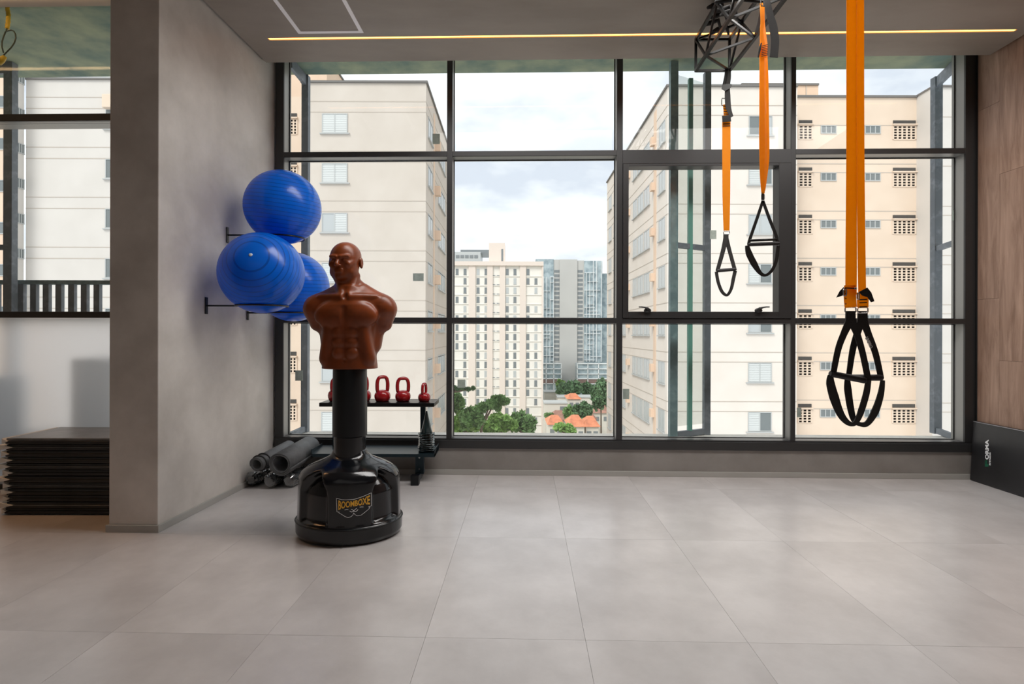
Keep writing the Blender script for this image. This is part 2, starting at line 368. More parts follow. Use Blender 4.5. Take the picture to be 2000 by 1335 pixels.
# right wall: studs + wooden planks
wr = MB().box((uE+.012, VB, 0), (uE+.2, .12, H_S), WM).build('wall_right', M['dark']); struct(wr, 'right wall clad in brown wood-look planks')
wm = bpy.data.materials.new('wood_laminate'); wm.use_nodes = True; t = wm.node_tree; p = t.nodes['Principled BSDF']; L = t.links.new
tcn = t.nodes.new('ShaderNodeTexCoord'); oi = t.nodes.new('ShaderNodeObjectInfo'); ad = t.nodes.new('ShaderNodeVectorMath'); ad.operation = 'MULTIPLY_ADD'; cb = t.nodes.new('ShaderNodeCombineXYZ')
for k in range(3): L(oi.outputs['Random'], cb.inputs[k])
L(cb.outputs[0], ad.inputs[0]); ad.inputs[1].default_value = (7, 7, 11); L(tcn.outputs['Object'], ad.inputs[2])
mpn = t.nodes.new('ShaderNodeMapping'); mpn.inputs['Scale'].default_value = (9, 9, .9); L(ad.outputs[0], mpn.inputs[0])
n = t.nodes.new('ShaderNodeTexNoise'); n.inputs['Scale'].default_value = 2.2; n.inputs['Detail'].default_value = 8; n.inputs['Roughness'].default_value = .65; n.inputs['Distortion'].default_value = .6; L(mpn.outputs[0], n.inputs['Vector'])
r = t.nodes.new('ShaderNodeValToRGB'); r.color_ramp.elements[0].position = .33; r.color_ramp.elements[1].position = .68
r.color_ramp.elements[0].color = (.22, .122, .080, 1); r.color_ramp.elements[1].color = (.43, .275, .20, 1)
L(n.outputs['Fac'], r.inputs[0]); L(r.outputs[0], p.inputs['Base Color']); p.inputs['Roughness'].default_value = .45
M['wood'] = wm
pw = .192; v = -.02
k = 0
while v > VB + .2 and k < 12:
    cuts = [0.02, .95 if k % 2 else 1.42, 2.35 if k % 2 else 2.9, H_S-.01]
    for a_, b_ in zip(cuts, cuts[1:]):
        MB().box((uE+rng.uniform(0, .0006), v-pw+.0012, a_+.0008), (uE+.012, v, b_-.0008), WM).build('plank', M['wood'], wr)
    v -= pw; k += 1
MB().box((uE, VB, 0), (uE+.012, v-.001, H_S), WM).build('rear_cladding', M['wood'], wr)
# rest of the shell
struct(MB().box((XL-.2, VB-.2, -.12), (XR+.2, VB, H_S), WM).build('wall_back', M['cement']), 'plain wall behind the viewer')
struct(MB().box((XL-.2, VB, -.12), (XL, .46, H_S), WM).build('wall_far_left', M['cement']), 'plain wall at the far left of the bay')

# ------------------------------------------------------------------ main window
GV = .11
win = thing('window_1', None, None, W(0, 0, zb)); struct(win, 'wide dark aluminium window wall of four bays looking over the apartment blocks')
def wbox(x0, x1, z0, z1, v0, v1, name, m, par, bevel=0): return MB().box((x0, v0, z0), (x1, v1, z1), WM).build(name, m, par, bevel=bevel)
zt = H_S; zs = wz(858, 0)
U1 = [wu(537), wu(553), wu(872), wu(882.6), wu(1204), wu(1215.6), wu(1545), wu(1554), wu(1885), wu(1905)]
ztr = [wz(303), wz(293)]; ztl = [wz(631), wz(621)]
def member(x0, x1, z0, z1, name):
    wbox(x0, x1, z0, z1, 0, .018, name, M['frame'], win, bevel=.0015)
    o = wbox(x0+.001, x1-.001, z0+.001, z1-.001, .018, GV+.03, 'reveal', M['frame_lit'], win)
wbox(U1[0], U1[9], zb, zs-.012, -.012, .02, 'sill_rail', M['frame'], win, bevel=.002)
wbox(U1[0], U1[9], zs-.03, zs, 0.002, .06, 'bottom_rail', M['frame'], win, bevel=.002)
wbox(U1[0], U1[9], zb, zs-.001, .06, GV+.05, 'bottom_reveal', M['frame_lit'], win)
for k in range(0, 10, 2): member(U1[k], U1[k+1], zs, zt, 'mullion' if 0 < k < 8 else 'jamb')
for k in range(4):
    a_, b_ = U1[2*k+1], U1[2*k+2]
    if k != 2:
        member(a_, b_, ztr[0], ztr[1], 'transom'); member(a_, b_, ztl[0], ztl[1], 'transom')
    else:
        wbox(a_, b_, wz(320), ztr[1], -.004, .04, 'transom', M['frame'], win, .002); wbox(a_, b_, ztr[0], ztr[1], .04, GV+.03, 'reveal', M['frame_lit'], win)
        member(a_, b_, ztl[0], ztl[1], 'transom')
    for z0, z1 in ((zs, ztl[0]), (ztl[1], ztr[0]), (ztr[1], zt)):
        wbox(a_+.001, b_-.001, z0+.001, z1-.001, GV, GV+.008, 'pane', M['glass'], win)
        # slim gasket line where the pane meets its frame
        g = .006
        q = MB(); q.box((a_, GV-.006, z0), (a_+g, GV, z1), WM); q.box((b_-g, GV-.006, z0), (b_, GV, z1), WM); q.box((a_+g, GV-.006, z0), (b_-g, GV, z0+g), WM); q.box((a_+g, GV-.006, z1-g), (b_-g, GV, z1), WM)
        q.build('gasket', M['dark'], win)
# opening sash in the third bay
a_, b_ = U1[5]+.002, U1[6]-.002; z0, z1 = ztl[1]+.001, wz(320)-.001; ia, ib, iz0 = wu(1227), wu(1520), wz(608)
sash = thing('sash_frame', None, None, W((a_+b_)/2, 0, z0)); sash.parent = win; sash.location = W((a_+b_)/2, 0, z0) - Vector(OFF[win.name])
for n_, bx in (('stile', (a_, ia, z0, z1)), ('stile', (ib, b_, z0, z1)), ('bottom_sash_rail', (ia, ib, z0, iz0)), ('top_sash_rail', (ia, ib, z1-.02, z1))):
    q = MB().box((bx[0], -.008, bx[2]), (bx[1], .10, bx[3]), WM).build(n_, M['frame'], sash, bevel=.002)
for px_, sg in ((1265, -1), (1482, 1)):
    u_, z_ = wl(px_, 606, -.02); k = MB()
    k.lathe([(.0, -.022), (.016, -.02), (.018, -.008), (.018, .0)], 14, c=(0, 0, 0))
    for v_ in k.b.verts: v_.co = WM @ Vector((u_ + v_.co.x*1.6, -.008 + v_.co.z, z_ + v_.co.y*1.1))
    pts = [W(u_ + sg*s_*1.0, -.03 - .012*math.sin(s_*20), z_ + hh) for s_, hh in ((-.012, .004), (.004, .016), (.03, .024), (.05, .027), (.075, .027))]
    k.tube(pts, [.010, .011, .006, .005, .004], 8)
    k.build('handle', M['frame'], sash, smooth=True)
# pale labels stuck to the panes
for px_, py_, ww, hh in ((852, 271, 14, 20), (817, 541, 21, 15), (584, 733, 15, 20), (1393, 458, 12, 17), (1223, 769, 12, 20), (1865, 420, 9, 20), (1561, 805, 8, 18), (901, 749, 15, 16)):
    u_, z_ = wl(px_, py_, GV-.003); s_ = (GV+4.33)/F
    MB().box((u_-ww*s_/2, GV-.0035, z_-hh*s_/2), (u_+ww*s_/2, GV-.0008, z_+hh*s_/2), WM).build('glass_label', M['sticker'], win)
# ------------------------------------------------------------------ window of the left bay
xr = Ci.x - PW; xl = XL
w2 = thing('window_2', None, None, W(-2.6, vL, 0)); struct(w2, 'dark framed window left of the pier with a frosted lower pane')
def bz(py): return wl(100, py, vL)[1]
zt1, zt0, zr1, zr0 = bz(222), bz(236), bz(608), bz(620)
def w2box(z0, z1, name='transom'):
    wbox(xl, xr, z0, z1, vL, vL+.02, name, M['frame'], w2, .0015); wbox(xl, xr, z0, z1, vL+.02, vL+.15, 'reveal', M['frame_lit'], w2)
w2box(zt0, zt1); w2box(zr0, zr1); w2box(0, .06, 'bottom_rail'); 
wbox(xr-.03, xr, .06, zr0, vL, vL+.13, 'jamb', M['frame'], w2)
M['frost'] = bpy.data.materials.new('frosted_film'); m = M['frost']; m.use_nodes = True; t = m.node_tree; t.nodes.clear(); L = t.links.new
o = t.nodes.new('ShaderNodeOutputMaterial'); rf = t.nodes.new('ShaderNodeBsdfRefraction'); rf.inputs['Roughness'].default_value = .6; rf.inputs['IOR'].default_value = 1.08; rf.inputs[0].default_value = (1, 1, 1, 1)
tl = t.nodes.new('ShaderNodeBsdfTranslucent'); tl.inputs[0].default_value = (1, 1, 1, 1); gl = t.nodes.new('ShaderNodeBsdfGlossy'); gl.inputs['Roughness'].default_value = .22
mx = t.nodes.new('ShaderNodeMixShader'); mx.inputs[0].default_value = .38; L(rf.outputs[0], mx.inputs[1]); L(tl.outputs[0], mx.inputs[2])
m2 = t.nodes.new('ShaderNodeMixShader'); m2.inputs[0].default_value = .05; L(mx.outputs[0], m2.inputs[1]); L(gl.outputs[0], m2.inputs[2]); L(m2.outputs[0], o.inputs[0])
wbox(xl, xr-.03, .06, zr0, vL+.07, vL+.071, 'frosted_pane', M['frost'], w2)
wbox(xl, xr, zr1, zt0, vL+.045, vL+.053, 'pane', M['glass'], w2)
wbox(xl, xr, zt1, H_S, vL+.045, vL+.053, 'pane', M['glass'], w2)
# ------------------------------------------------------------------ outside: ledge, screens, railing
zl = wl(1000, 845, .5)[1]
struct(MB().box((XL-2, GV+.05, zl-.5), (XR+3, .52, zl), WM).build('trim_2', M['ledge'], bevel=.01), 'pale concrete ledge outside the main window')
struct(MB().box((XL-2, vL+.16, -.3), (xr-.02, .52, 0), WM).build('trim_3', M['ledge'], bevel=.01), 'pale concrete floor of the balcony outside the left bay')
def screen(name, label, pa, pb, ya, yb, mid=None, mats=('slate', 'slate'), bars=(485,)):
    """steel screen standing on the ledge: post a (px, at depth ya), post b (px, yb), cross rails between them"""
    a = at_y(pa[0], 652, ya); b = at_y(pb[0], 652, yb); a.z = b.z = 0
    wa = pa[1]/F*ya; wb_ = pb[1]/F*yb
    r = thing(name, label, 'screen', (a.x, a.y, zl)); zt_ = H_S
    if wa: MB().box((a.x-wa/2, a.y-.03, zl), (a.x+wa/2, a.y+.03, zt_)).build('post', M[mats[0]], r, bevel=.003)
    if wb_: MB().box((b.x-wb_/2, b.y-.03, zl), (b.x+wb_/2, b.y+.03, zt_)).build('post', M[mats[1]], r, bevel=.003)
    def rail(z, h, nm='rail'): MB().bar((a.x, a.y, z), (b.x, b.y, z), .03, h).build(nm, M['slate'], r)
    rail(zl+.03, .05)
    if not mid: rail(zt_-.05, .09)
    for py in bars: rail(at_y(pa[0], py, ya).z, .045)
    if mid:
        c = a.lerp(b, mid[0]); MB().box((c.x-mid[1]/2, c.y-.02, zl+.05), (c.x+mid[1]/2, c.y+.02, zt_-.1)).build('middle_bar', M['tealg'], r)
        MB().bar((a.x, a.y, (zl+zt_)/2), (b.x, b.y, (zl+zt_)/2), .006, zt_-zl-.2).build('glass_sheet', M['screenglass'], r)
    return r
M['screenglass'] = glass_mat('screen_glass', (.86, .88, .865), refl=1, dirt=.12)
screen('steel_screen', 'teal steel screen of three posts with a glass sheet outside the third window bay', (1314.5, 15), (1380, 12), 4.58, 4.76, (.49, .036), ('teal', 'slate'), (478,))
screen('steel_screen', 'slim slate steel post and side frame outside the right-hand window bay', (1828, 15), (1868, 0), 4.84, 4.48, None, ('slate', 'slate'), (486,))
screen('steel_screen', 'slim slate steel post and side frame outside the left window bay behind the exercise balls', (596.5, 13), (566, 0), 4.84, 4.5, None, ('slate', 'slate'), ())
screen('steel_screen', 'tall slate steel post outside the window left of the pier', (20, 17), (-60, 0), 4.62, 4.62, None, ('slate', 'slate'), (483,))
rr = thing('balcony_railing', 'teal steel balcony railing with upright bars outside the window left of the pier', 'railing', at_y(110, 640, 4.72))
y_ = 4.72; za = at_y(100, 547.5, y_).z; zb_ = at_y(100, 555.5, y_).z
xa = at_y(-60, 600, y_).x; xb = at_y(225, 600, y_).x
MB().box((xa, y_-.03, zb_), (xb, y_+.03, za)).build('top_rail', M['teal'], rr, bevel=.003)
zlo = at_y(100, 619, y_).z
MB().box((xa, y_-.02, zlo-.03), (xb, y_+.02, zlo)).build('bottom_rail', M['teal'], rr)
for i in range(-2, 7):
    c = at_y(43+24.7*i, 600, y_).x
    MB().box((c-.026, y_-.018, zlo), (c+.026, y_+.018, zb_)).build('bar', M['slate'], rr)
cb_ = thing('metal_cabinet', 'dark teal upright metal cabinet blurred behind the frosted pane, beside the pier', 'cabinet', at_y(165, 852, 4.25))
c0 = at_y(138, 700, 4.25); z1_ = at_y(150, 700, 4.25).z
MB().box((c0.x, 4.25, 0), (c0.x+.27, 4.55, z1_)).build('body', M['cab'] if 'cab' in M else mat('cabinet_teal', (.03, .075, .10), .5), cb_, bevel=.01)
MB().box((c0.x+.02, 4.235, .05), (c0.x+.25, 4.25, z1_-.03)).build('door', mat('cabinet_door', (.035, .085, .11), .45), cb_, bevel=.004)
c1 = at_y(-30, 700, 4.25)
cb2 = thing('metal_cabinet', 'dark blue metal cabinet blurred behind the frosted pane at the frame edge', 'cabinet', (c1.x, 4.25, 0))
MB().box((c1.x-.2, 4.25, 0), (c1.x+.08, 4.52, z1_-.16)).build('body', mat('cabinet_blue', (.12, .17, .22), .5), cb2, bevel=.01)
# hanging conduit and cable top left
y_ = 3.62
hs = thing('yellow_conduit', 'short yellow corrugated conduit hanging from the ceiling recess at the top left', 'conduit', at_y(13, 0, y_))
pts = [at_y(a, b, y_) for a, b in ((7, -14), (11, -2), (14, 14), (16.5, 28), (16, 42), (14, 56))]
pp = []
for i in range(len(pts)-1):
    for s_ in range(4): pp.append(pts[i].lerp(pts[i+1], s_/4))
pp.append(pts[-1]); MB().tube(pp, [.011 if i % 2 else .0135 for i in range(len(pp))], 10).build('hose', M['hose'], hs, smooth=True)
cbm = mat('dark_green_cable', (.05, .065, .045), .5)
cb3 = thing('electric_cable_loop', 'dark looped electric cable with a yellow end plug at the top left', 'cable', at_y(14, 60, y_))
loop = [(14, 54), (12, 62), (17, 60), (22, 59), (27, 61), (30.5, 67), (31, 75), (28, 84), (22, 93), (14, 101), (8, 107), (4, 112)]
MB().tube([at_y(a, b, y_) for a, b in loop], .0045, 7).build('cable', cbm, cb3, smooth=True)
MB().tube([at_y(a, b, y_+.02) for a, b in ((11, 62), (7, 72), (4, 82), (4, 92), (7, 103))], .0045, 7).build('cable', cbm, cb3, smooth=True)
MB().tube([at_y(a, b, y_) for a, b in ((-4, 122), (3, 117), (10, 110))], [.022, .02, .012], 10).build('plug', M['hose'], cb3, smooth=True)

# ------------------------------------------------------------------ gym balls on wall hoops
def ball_mat(name, col, ringax):
    m = mat(name, col, .25, spec=.45, coat=.12); t = m.node_tree; p = t.nodes['Principled BSDF']; L = t.links.new
    tcn = t.nodes.new('ShaderNodeTexCoord'); sp = t.nodes.new('ShaderNodeSeparateXYZ'); L(tcn.outputs['Object'], sp.inputs[0])
    ac = t.nodes.new('ShaderNodeMath'); ac.operation = 'MULTIPLY'; ac.inputs[1].default_value = 2*PI*38; L(sp.outputs['Z'], ac.inputs[0])
    sn = t.nodes.new('ShaderNodeMath'); sn.operation = 'SINE'; L(ac.outputs[0], sn.inputs[0])
    pw_ = t.nodes.new('ShaderNodeMath'); pw_.operation = 'GREATER_THAN'; pw_.inputs[1].default_value = .86; L(sn.outputs[0], pw_.inputs[0])
    bn = t.nodes.new('ShaderNodeBump'); bn.inputs['Strength'].default_value = .6; bn.inputs['Distance'].default_value = .0022; L(pw_.outputs[0], bn.inputs['Height']); L(bn.outputs[0], p.inputs['Normal'])
    L(bn.outputs[0], p.inputs['Coat Normal'])
    mx = t.nodes.new('ShaderNodeMix'); mx.data_type = 'RGBA'; L(pw_.outputs[0], mx.inputs[0]); mx.inputs[6].default_value = (*col, 1); mx.inputs[7].default_value = (*[c*.55 for c in col], 1)
    L(mx.outputs[2], p.inputs['Base Color']); return m
M['blue'] = ball_mat('blue_vinyl', (.002, .19, .86), 2)
translucent(M['blue'], .3, (.01, .25, .95))
def ball(px, py, Y, r, sq, tilt, label):
    c = at_y(px, py, Y); me_b = MB().ell((0, 0, 0), (r, r, r), 64, 40)
    o = thing('exercise_ball', label, 'exercise ball', c, 'blue exercise balls on the wall hoops'); o.rotation_euler = tilt
    OFF[o.name] = Vector((0, 0, 0))
    me_b.build('ball_skin', M['blue'], o, smooth=True)
    q = MB(); q.lathe([(.0, r+.004), (.007, r+.004), (.011, r+.001), (.012, r-.004)], 16); q.build('valve_plug', mat('white_plug', (.75, .78, .82), .4), o, smooth=True)
    return c
def aim(d):
    return Vector(d).to_track_quat('Z', 'Y').to_euler()
R1, R2, R3 = .264, .262, .262
b1 = ball(512, 533, 3.50, .264, 1, aim((.16, -.88, .30)), 'blue exercise ball nearest the viewer, lower left, its white plug facing out')
b2 = ball(553, 405, 3.84, .262, 1, aim((.12, -.1, 1)), 'blue exercise ball on top, above the other two')
b3 = ball(573, 560, 4.045, .262, 1, aim((.05, -.1, 1)), 'blue exercise ball at the back right, half hidden behind the dummy')
def wall_x(y):                           # x of the left wall face at world depth y
    return C_.x + ld.x/ld.y*(y - C_.y)
def hoop(c, r, zr, yp, label):
    """wall bracket: a plate, a straight arm and a rod ring that the ball sits in"""
    z = c.z - zr; R = math.sqrt(max(r*r - zr*zr, .001)) + .008
    o = thing('ball_wall_hoop', label, 'ball rack', (wall_x(yp), yp, z), 'black ball hoops on the cement wall')
    MB().box((wall_x(yp)+.001, yp-.014, z-.055), (wall_x(yp)+.007, yp+.014, z+.055)).build('wall_plate', M['rod'], o, bevel=.002)
    MB().tube([(c.x+R*math.cos(2*PI*k/48), c.y+R*math.sin(2*PI*k/48), z) for k in range(48)], .0055, 8, closed=True).build('ring_rod', M['rod'], o, smooth=True)
    yt = max(c.y-R*.98, min(c.y+R*.98, yp)); xt = c.x - math.sqrt(R*R-(yt-c.y)**2)
    MB().tube([(wall_x(yp)+.006, yp, z), (xt-.03, yt, z), (xt, yt, z)], .0055, 8).build('arm_rod', M['rod'], o, smooth=True)
def wall_at(px):
    y = 3.8
    for _ in range(20): y = wall_x(y)*F/(px-1000)
    return y
hoop(b1, R1, .216, wall_at(402), 'black rod hoop holding up the nearest exercise ball on the cement wall')
hoop(b2, R2, .222, wall_at(443), 'black rod hoop holding up the topmost exercise ball on the cement wall')
hoop(b3, R3, .200, wall_at(483), 'black rod hoop holding up the rear exercise ball beside the window')
# ------------------------------------------------------------------ the neighbourhood outside
M['fac_l'] = mat('beige_render', (.60, .535, .47), .85, col2=(.55, .485, .42), nscale=.5, detail=8)
M['fac_r'] = mat('cream_render', (.74, .675, .61), .85, col2=(.69, .62, .55), nscale=.4, detail=8)
M['fac_w'] = mat('off_white_render', (.64, .60, .555), .85, col2=(.60, .56, .515), nscale=.4, detail=8)
M['fac_p'] = mat('peach_render', (.74, .56, .42), .85, col2=(.68, .50, .37), nscale=.4, detail=8)
M['fac_t'] = mat('tan_render', (.74, .60, .475), .85, col2=(.68, .54, .42), nscale=.4, detail=8)
M['joint'] = mat('facade_joint', (.48, .42, .36), .9)
M['parapet'] = mat('dark_roof_edge', (.16, .15, .14), .8)
M['alu'] = mat('white_window_frame', (.45, .46, .45), .5)
M['shut'] = mat('pale_shutter', (.60, .615, .60), .55)
M['wglass'] = mat('window_pane_grey', (.17, .19, .19), .25, spec=.4)
M['wglass2'] = mat('window_pane_pale', (.46, .48, .48), .25, spec=.4)
M['block'] = mat('hollow_block_dark', (.06, .055, .05), .9)
def bsub(par, name, m, boxes, kind=None):
    q = MB()
    for a, b in boxes: q.box(a, b)
    o = q.build(name, m, par)
    if kind: o['kind'] = kind
    return o
WCACHE = {}
def shared(key, maker, par, loc, rot=0):
    """a mesh shared by alike pieces; loc in world"""
    if key not in WCACHE:
        q, m = maker(); bmesh.ops.recalc_face_normals(q.b, faces=q.b.faces[:]); me = bpy.data.meshes.new(key); q.b.to_mesh(me); q.b.free(); me.materials.append(M[m]); WCACHE[key] = me
    o = bpy.data.objects.new(key.split('#')[0], WCACHE[key]); COL.objects.link(o); o.parent = par
    o.location = Vector(loc) - OFF[par.name]; o.rotation_euler.z = rot; OFF[o.name] = Vector(loc) if rot == 0 else Vector(loc)
    return o
def subpiece(key, maker, par):
    if key not in WCACHE:
        q, m = maker(); bmesh.ops.recalc_face_normals(q.b, faces=q.b.faces[:]); me = bpy.data.meshes.new(key); q.b.to_mesh(me); q.b.free(); me.materials.append(M[m]); WCACHE[key] = me
    o = bpy.data.objects.new(key.split('#')[0], WCACHE[key]); COL.objects.link(o); o.parent = par; return o
# window kinds, built facing -Y with their outer face at y = 0, centred in x, bottom at z = 0
def win_two(w, h, kind, par, loc, rot=0):
    def fr():
        q = MB(); t_ = .05
        q.box((-w/2, -.03, 0), (-w/2+t_, .02, h)); q.box((w/2-t_, -.03, 0), (w/2, .02, h)); q.box((-w/2+t_, -.03, h-t_), (w/2-t_, .02, h)); q.box((-w/2+t_, -.03, 0), (w/2-t_, .02, t_)); q.box((-.03, -.025, t_), (.03, .02, h-t_))
        q.box((-w/2-.12, -.09, -.07), (w/2+.12, .02, -.01)); return q, 'alu'
    o = shared('window#f%.2f_%.2f' % (w, h), fr, par, loc, rot)
    for sgn, kk in ((-1, kind[0]), (1, kind[1])):
        def pn():
            q = MB(); x0 = -w/2+.05 if sgn < 0 else .03; x1 = -.03 if sgn < 0 else w/2-.05
            if kk == 's':
                n_ = 10
                for i in range(n_): q.box((x0, -.012, .05+(h-.1)*i/n_), (x1, .01, .05+(h-.1)*(i+.86)/n_))
                q.box((x0, .01, .05), (x1, .015, h-.05)); return q, 'shut'
            q.box((x0, -.002, .05), (x1, .01, h-.05)); return q, {'g': 'wglass', 'p': 'wglass2'}[kk]
        subpiece(('shutter' if kk == 's' else 'pane') + '#%s%d%.2f%.2f' % (kk, sgn, w, h), pn, o)
    return o
def win_strip(w, h, n_, par, loc, rot=0):
    def fr():
        q = MB(); t_ = .05
        q.box((-w/2, -.02, h-t_), (w/2, .05, h)); q.box((-w/2, -.02, 0), (w/2, .05, t_)); q.box((-w/2-.08, -.10, -.08), (w/2+.08, .02, -.01))
        for i in range(n_+1):
            x = -w/2+t_/2+(w-t_)*i/n_; q.box((x-t_/2, -.02, t_), (x+t_/2, .05, h-t_))
        return q, 'alu'
    o = shared('window#s%.2f_%.2f_%d' % (w, h, n_), fr, par, loc, rot)
    def pn():
        q = MB(); q.box((-w/2+.03, .0, .04), (w/2-.03, .01, h-.04)); return q, 'wglass2'
    subpiece('pane#s%.2f_%.2f' % (w, h), pn, o); return o
def win_grille(w, h, par, loc, cols, rows):
    """laundry opening: a hood slot over a screen of hollow blocks"""
    def fr():
        q = MB(); gx = w/cols; gz = (h*.72)/rows
        for i in range(cols+1): q.box((-w/2+gx*i-.05, -.02, 0), (-w/2+gx*i+.05, .05, h*.72))
        for j in range(rows+1): q.box((-w/2+.05, -.015, gz*j-.03), (w/2-.05, .05, gz*j+.03))
        q.box((-w/2-.06, -.12, h*.74), (w/2+.06, .05, h*.80)); return q, 'fac_t'
    o = shared('block_screen#%.2f%.2f%d' % (w, h, cols), fr, par, loc)
    def bk():
        q = MB(); q.box((-w/2, .02, 0), (w/2, .04, h*.74)); q.box((-w/2, -.01, h*.82), (w/2, .03, h)); return q, 'block'
    subpiece('opening#%.2f%.2f%d' % (w, h, cols), bk, o); return o
def win_small(w, h, par, loc, rot=0):
    def fr():
        q = MB(); t_ = .05
        for i in range(4): 
            x = -w/2+(w-t_)*i/3; q.box((x, -.02, 0), (x+t_, .02, h))
        q.box((-w/2, -.03, -.05), (w/2, .02, 0)); q.box((-w/2, -.03, h), (w/2, .02, h+.04)); return q, 'alu'
    o = shared('window#m%.2f%.2f' % (w, h), fr, par, loc, rot)
    def pn():
        q = MB(); q.box((-w/2, -.005, 0), (w/2, .01, h)); return q, 'wglass'
    subpiece('pane#m%.2f' % w, pn, o); return o
GZ = -31.0
def X_(px, Y): return (px-1000)/F*Y
def Z_(py, Y): return CH + (HZ-py)/F*Y
def joints(par, x0, x1, y, z_top, pairs, m='joint', side=None):
    """recessed-looking joint lines: slim dark strips let into the render, proud by a few mm"""
    for z in pairs:
        if side is None: q = MB().box((x0, y-.012, z-.022), (x1, y+.01, z+.022))
        else: q = MB().box((side-.012, x0, z-.022), (side+.012, x1, z+.022))
        q.build('facade_joint', M[m], par)
# --- left apartment block
YL = 31.2
b = thing('apartment_building', 'beige rendered apartment block seen through the left window bay, shuttered windows in one column', 'building', (X_(700, YL), YL, GZ))
zr = Z_(163, YL); xa, xb = X_(588, YL), X_(831, YL)
bsub(b, 'wall', M['fac_l'], [((xa, YL, GZ), (xb, YL+13.2, zr))])
bsub(b, 'roof_edge', M['parapet'], [((xa-.05, YL-.1, zr), (xb+.1, YL+.25, zr+.12)), ((xb-.15, YL+.25, zr), (xb+.1, YL+13.2, zr+.12))])
pitch = 97/F*YL
lines = []
for k in range(9):
    zz = Z_(219.5, YL) - k*pitch; lines += [zz, zz+.62]
joints(b, xa, xb, YL, zr, lines); joints(b, YL, YL+13.2, 0, zr, [l for l in lines], side=xb)
for k, (kd) in enumerate(('ss', 'ss', 'ps', 'ss', 'ss', 'pg', 'ss', 'sg', 'ss')):
    win_two(50/F*YL, 38/F*YL, kd, b, (X_(653, YL), YL-.012, Z_(260.5+97*k, YL)))
for k in range(8):
    for (ya, ww, n_) in ((1.2, 1.7, 2), (5.6, 3.6, 4), (10.9, 2.6, 3)):
        win_strip(ww, 1.25, n_, b, (xb+.012, YL+ya+ww/2-.4, Z_(258+97*k, YL)), rot=PI/2)
    q = MB().box((xb, YL+3.6, Z_(236+97*k, YL)-.5), (xb+.35, YL+4.1, Z_(236+97*k, YL)+.1)); q.build('air_duct', M['fac_p'], b)
# pale tinted strip of wall on the side (corner column)
MB().box((xb, YL+3.0, GZ), (xb+.03, YL+3.5, zr-.5)).build('colour_band', M['fac_p'], b)
# recess left of it with hollow block screens
bsub(b, 'recess_wall', M['fac_t'], [((X_(545, 33), 33, GZ), (xa, 33.4, Z_(163, 31.2)))])
for k in range(9): win_grille(.62, 1.30, b, (X_(574, 33)-.15, 32.98, Z_(263.5+93*k, 33)), 3, 5)
# taller wing behind
YT = 45
b = thing('apartment_building', 'taller peach block rising behind the roof of the left apartment block', 'building', (X_(610, YT), YT, GZ))
bsub(b, 'wall', M['fac_p'], [((X_(520, YT), YT, GZ), (X_(637, YT), YT+12, Z_(112, YT)))])
bsub(b, 'roof_edge', M['parapet'], [((X_(520, YT), YT-.1, Z_(112, YT)), (X_(637, YT)+.1, YT+12, Z_(112, YT)+.15))])
# --- wing seen left of the pier
YW = 31.2
b = thing('apartment_building', 'plain off-white apartment block filling the window left of the pier', 'building', (X_(130, YW), YW, GZ))
zr2 = Z_(158, YW); x0, x1 = X_(50, YW), X_(470, YW)
bsub(b, 'wall', M['fac_w'], [((x0, YW, GZ), (x1, YW+9, zr2))])
bsub(b, 'roof_edge', M['parapet'], [((x0-.05, YW-.1, zr2), (x1, YW+.2, zr2+.1))])
ll = []
for k in range(9): ll += [Z_(214+97.5*k, YW), Z_(192+97.5*k, YW)]
joints(b, x0, x1, YW, zr2, ll)
for k in range(8): win_two(1.3, 1.15, 'gp', b, (X_(227, YW), YW-.012, Z_(350.5-97*1+97*k, YW)))
MB().box((X_(206, YW), YW-.35, Z_(216, YW)), (X_(228, YW), YW, Z_(190, YW))).build('air_conditioner', M['fac_t'], b, bevel=.04)
# recess face with louvred windows, then tan block at the very left
b = thing('apartment_building', 'tan apartment block at the extreme left edge of the left window', 'building', (X_(-40, 27), 27, GZ))
bsub(b, 'side_wall', M['fac_w'], [((X_(-160, 30.4), 30.43, GZ), (X_(50, 31.2)-.01, 31.08, zr2+.9))])
bsub(b, 'wall', M['fac_p'], [((X_(-160, 30.4), 30.36, GZ), (X_(50, 31.2), 30.43, zr2+.9))])
bsub(b, 'roof_edge', M['parapet'], [((X_(-160, 30.4), 30.30, zr2+.9), (X_(50, 31.2)+.06, 31.08, zr2+1.0))])
for k in range(9): win_small(.52, .50, b, (X_(50, 31.2)+.012, 30.82, Z_(300+68.5*(k-2), 30.8)), rot=PI/2)
for k in range(7): win_small(.9, .6, b, (X_(-6, 30.4), 30.35, Z_(212+82*k, 30.4)))
# --- right apartment block: front, long side, recess and return
YR = 31.4
b = thing('apartment_building', 'cream apartment block on the right with two-pane windows and a long windowed side', 'building', (X_(1430, YR), YR, GZ))
zr = Z_(169, YR); xa, xb = X_(1303, YR), X_(1556, YR)
bsub(b, 'wall', M['fac_r'], [((xa, YR, GZ), (xb, YR+20, zr))])
bsub(b, 'roof_edge', M['parapet'], [((xa-.1, YR-.1, zr), (xb, YR+.2, zr+.12)), ((xa-.1, YR+.2, zr), (xa+.15, YR+20, zr+.12))])
pr = 96.3/F*YR; lines = []
for k in range(9): lines += [Z_(224, YR)-k*pr, Z_(224, YR)-k*pr+.58]
joints(b, xa, xb, YR, zr, lines); joints(b, YR, YR+20, 0, zr, lines, side=xa)
for k, kd in enumerate(('gp', 'sg', 'pp', 'sg', 'pg', 'ss', 'sg', 'ss', 'ss')):
    win_two(46/F*YR, 38/F*YR, kd, b, (X_(1484, YR), YR-.012, Z_(263+96.3*k, YR)))
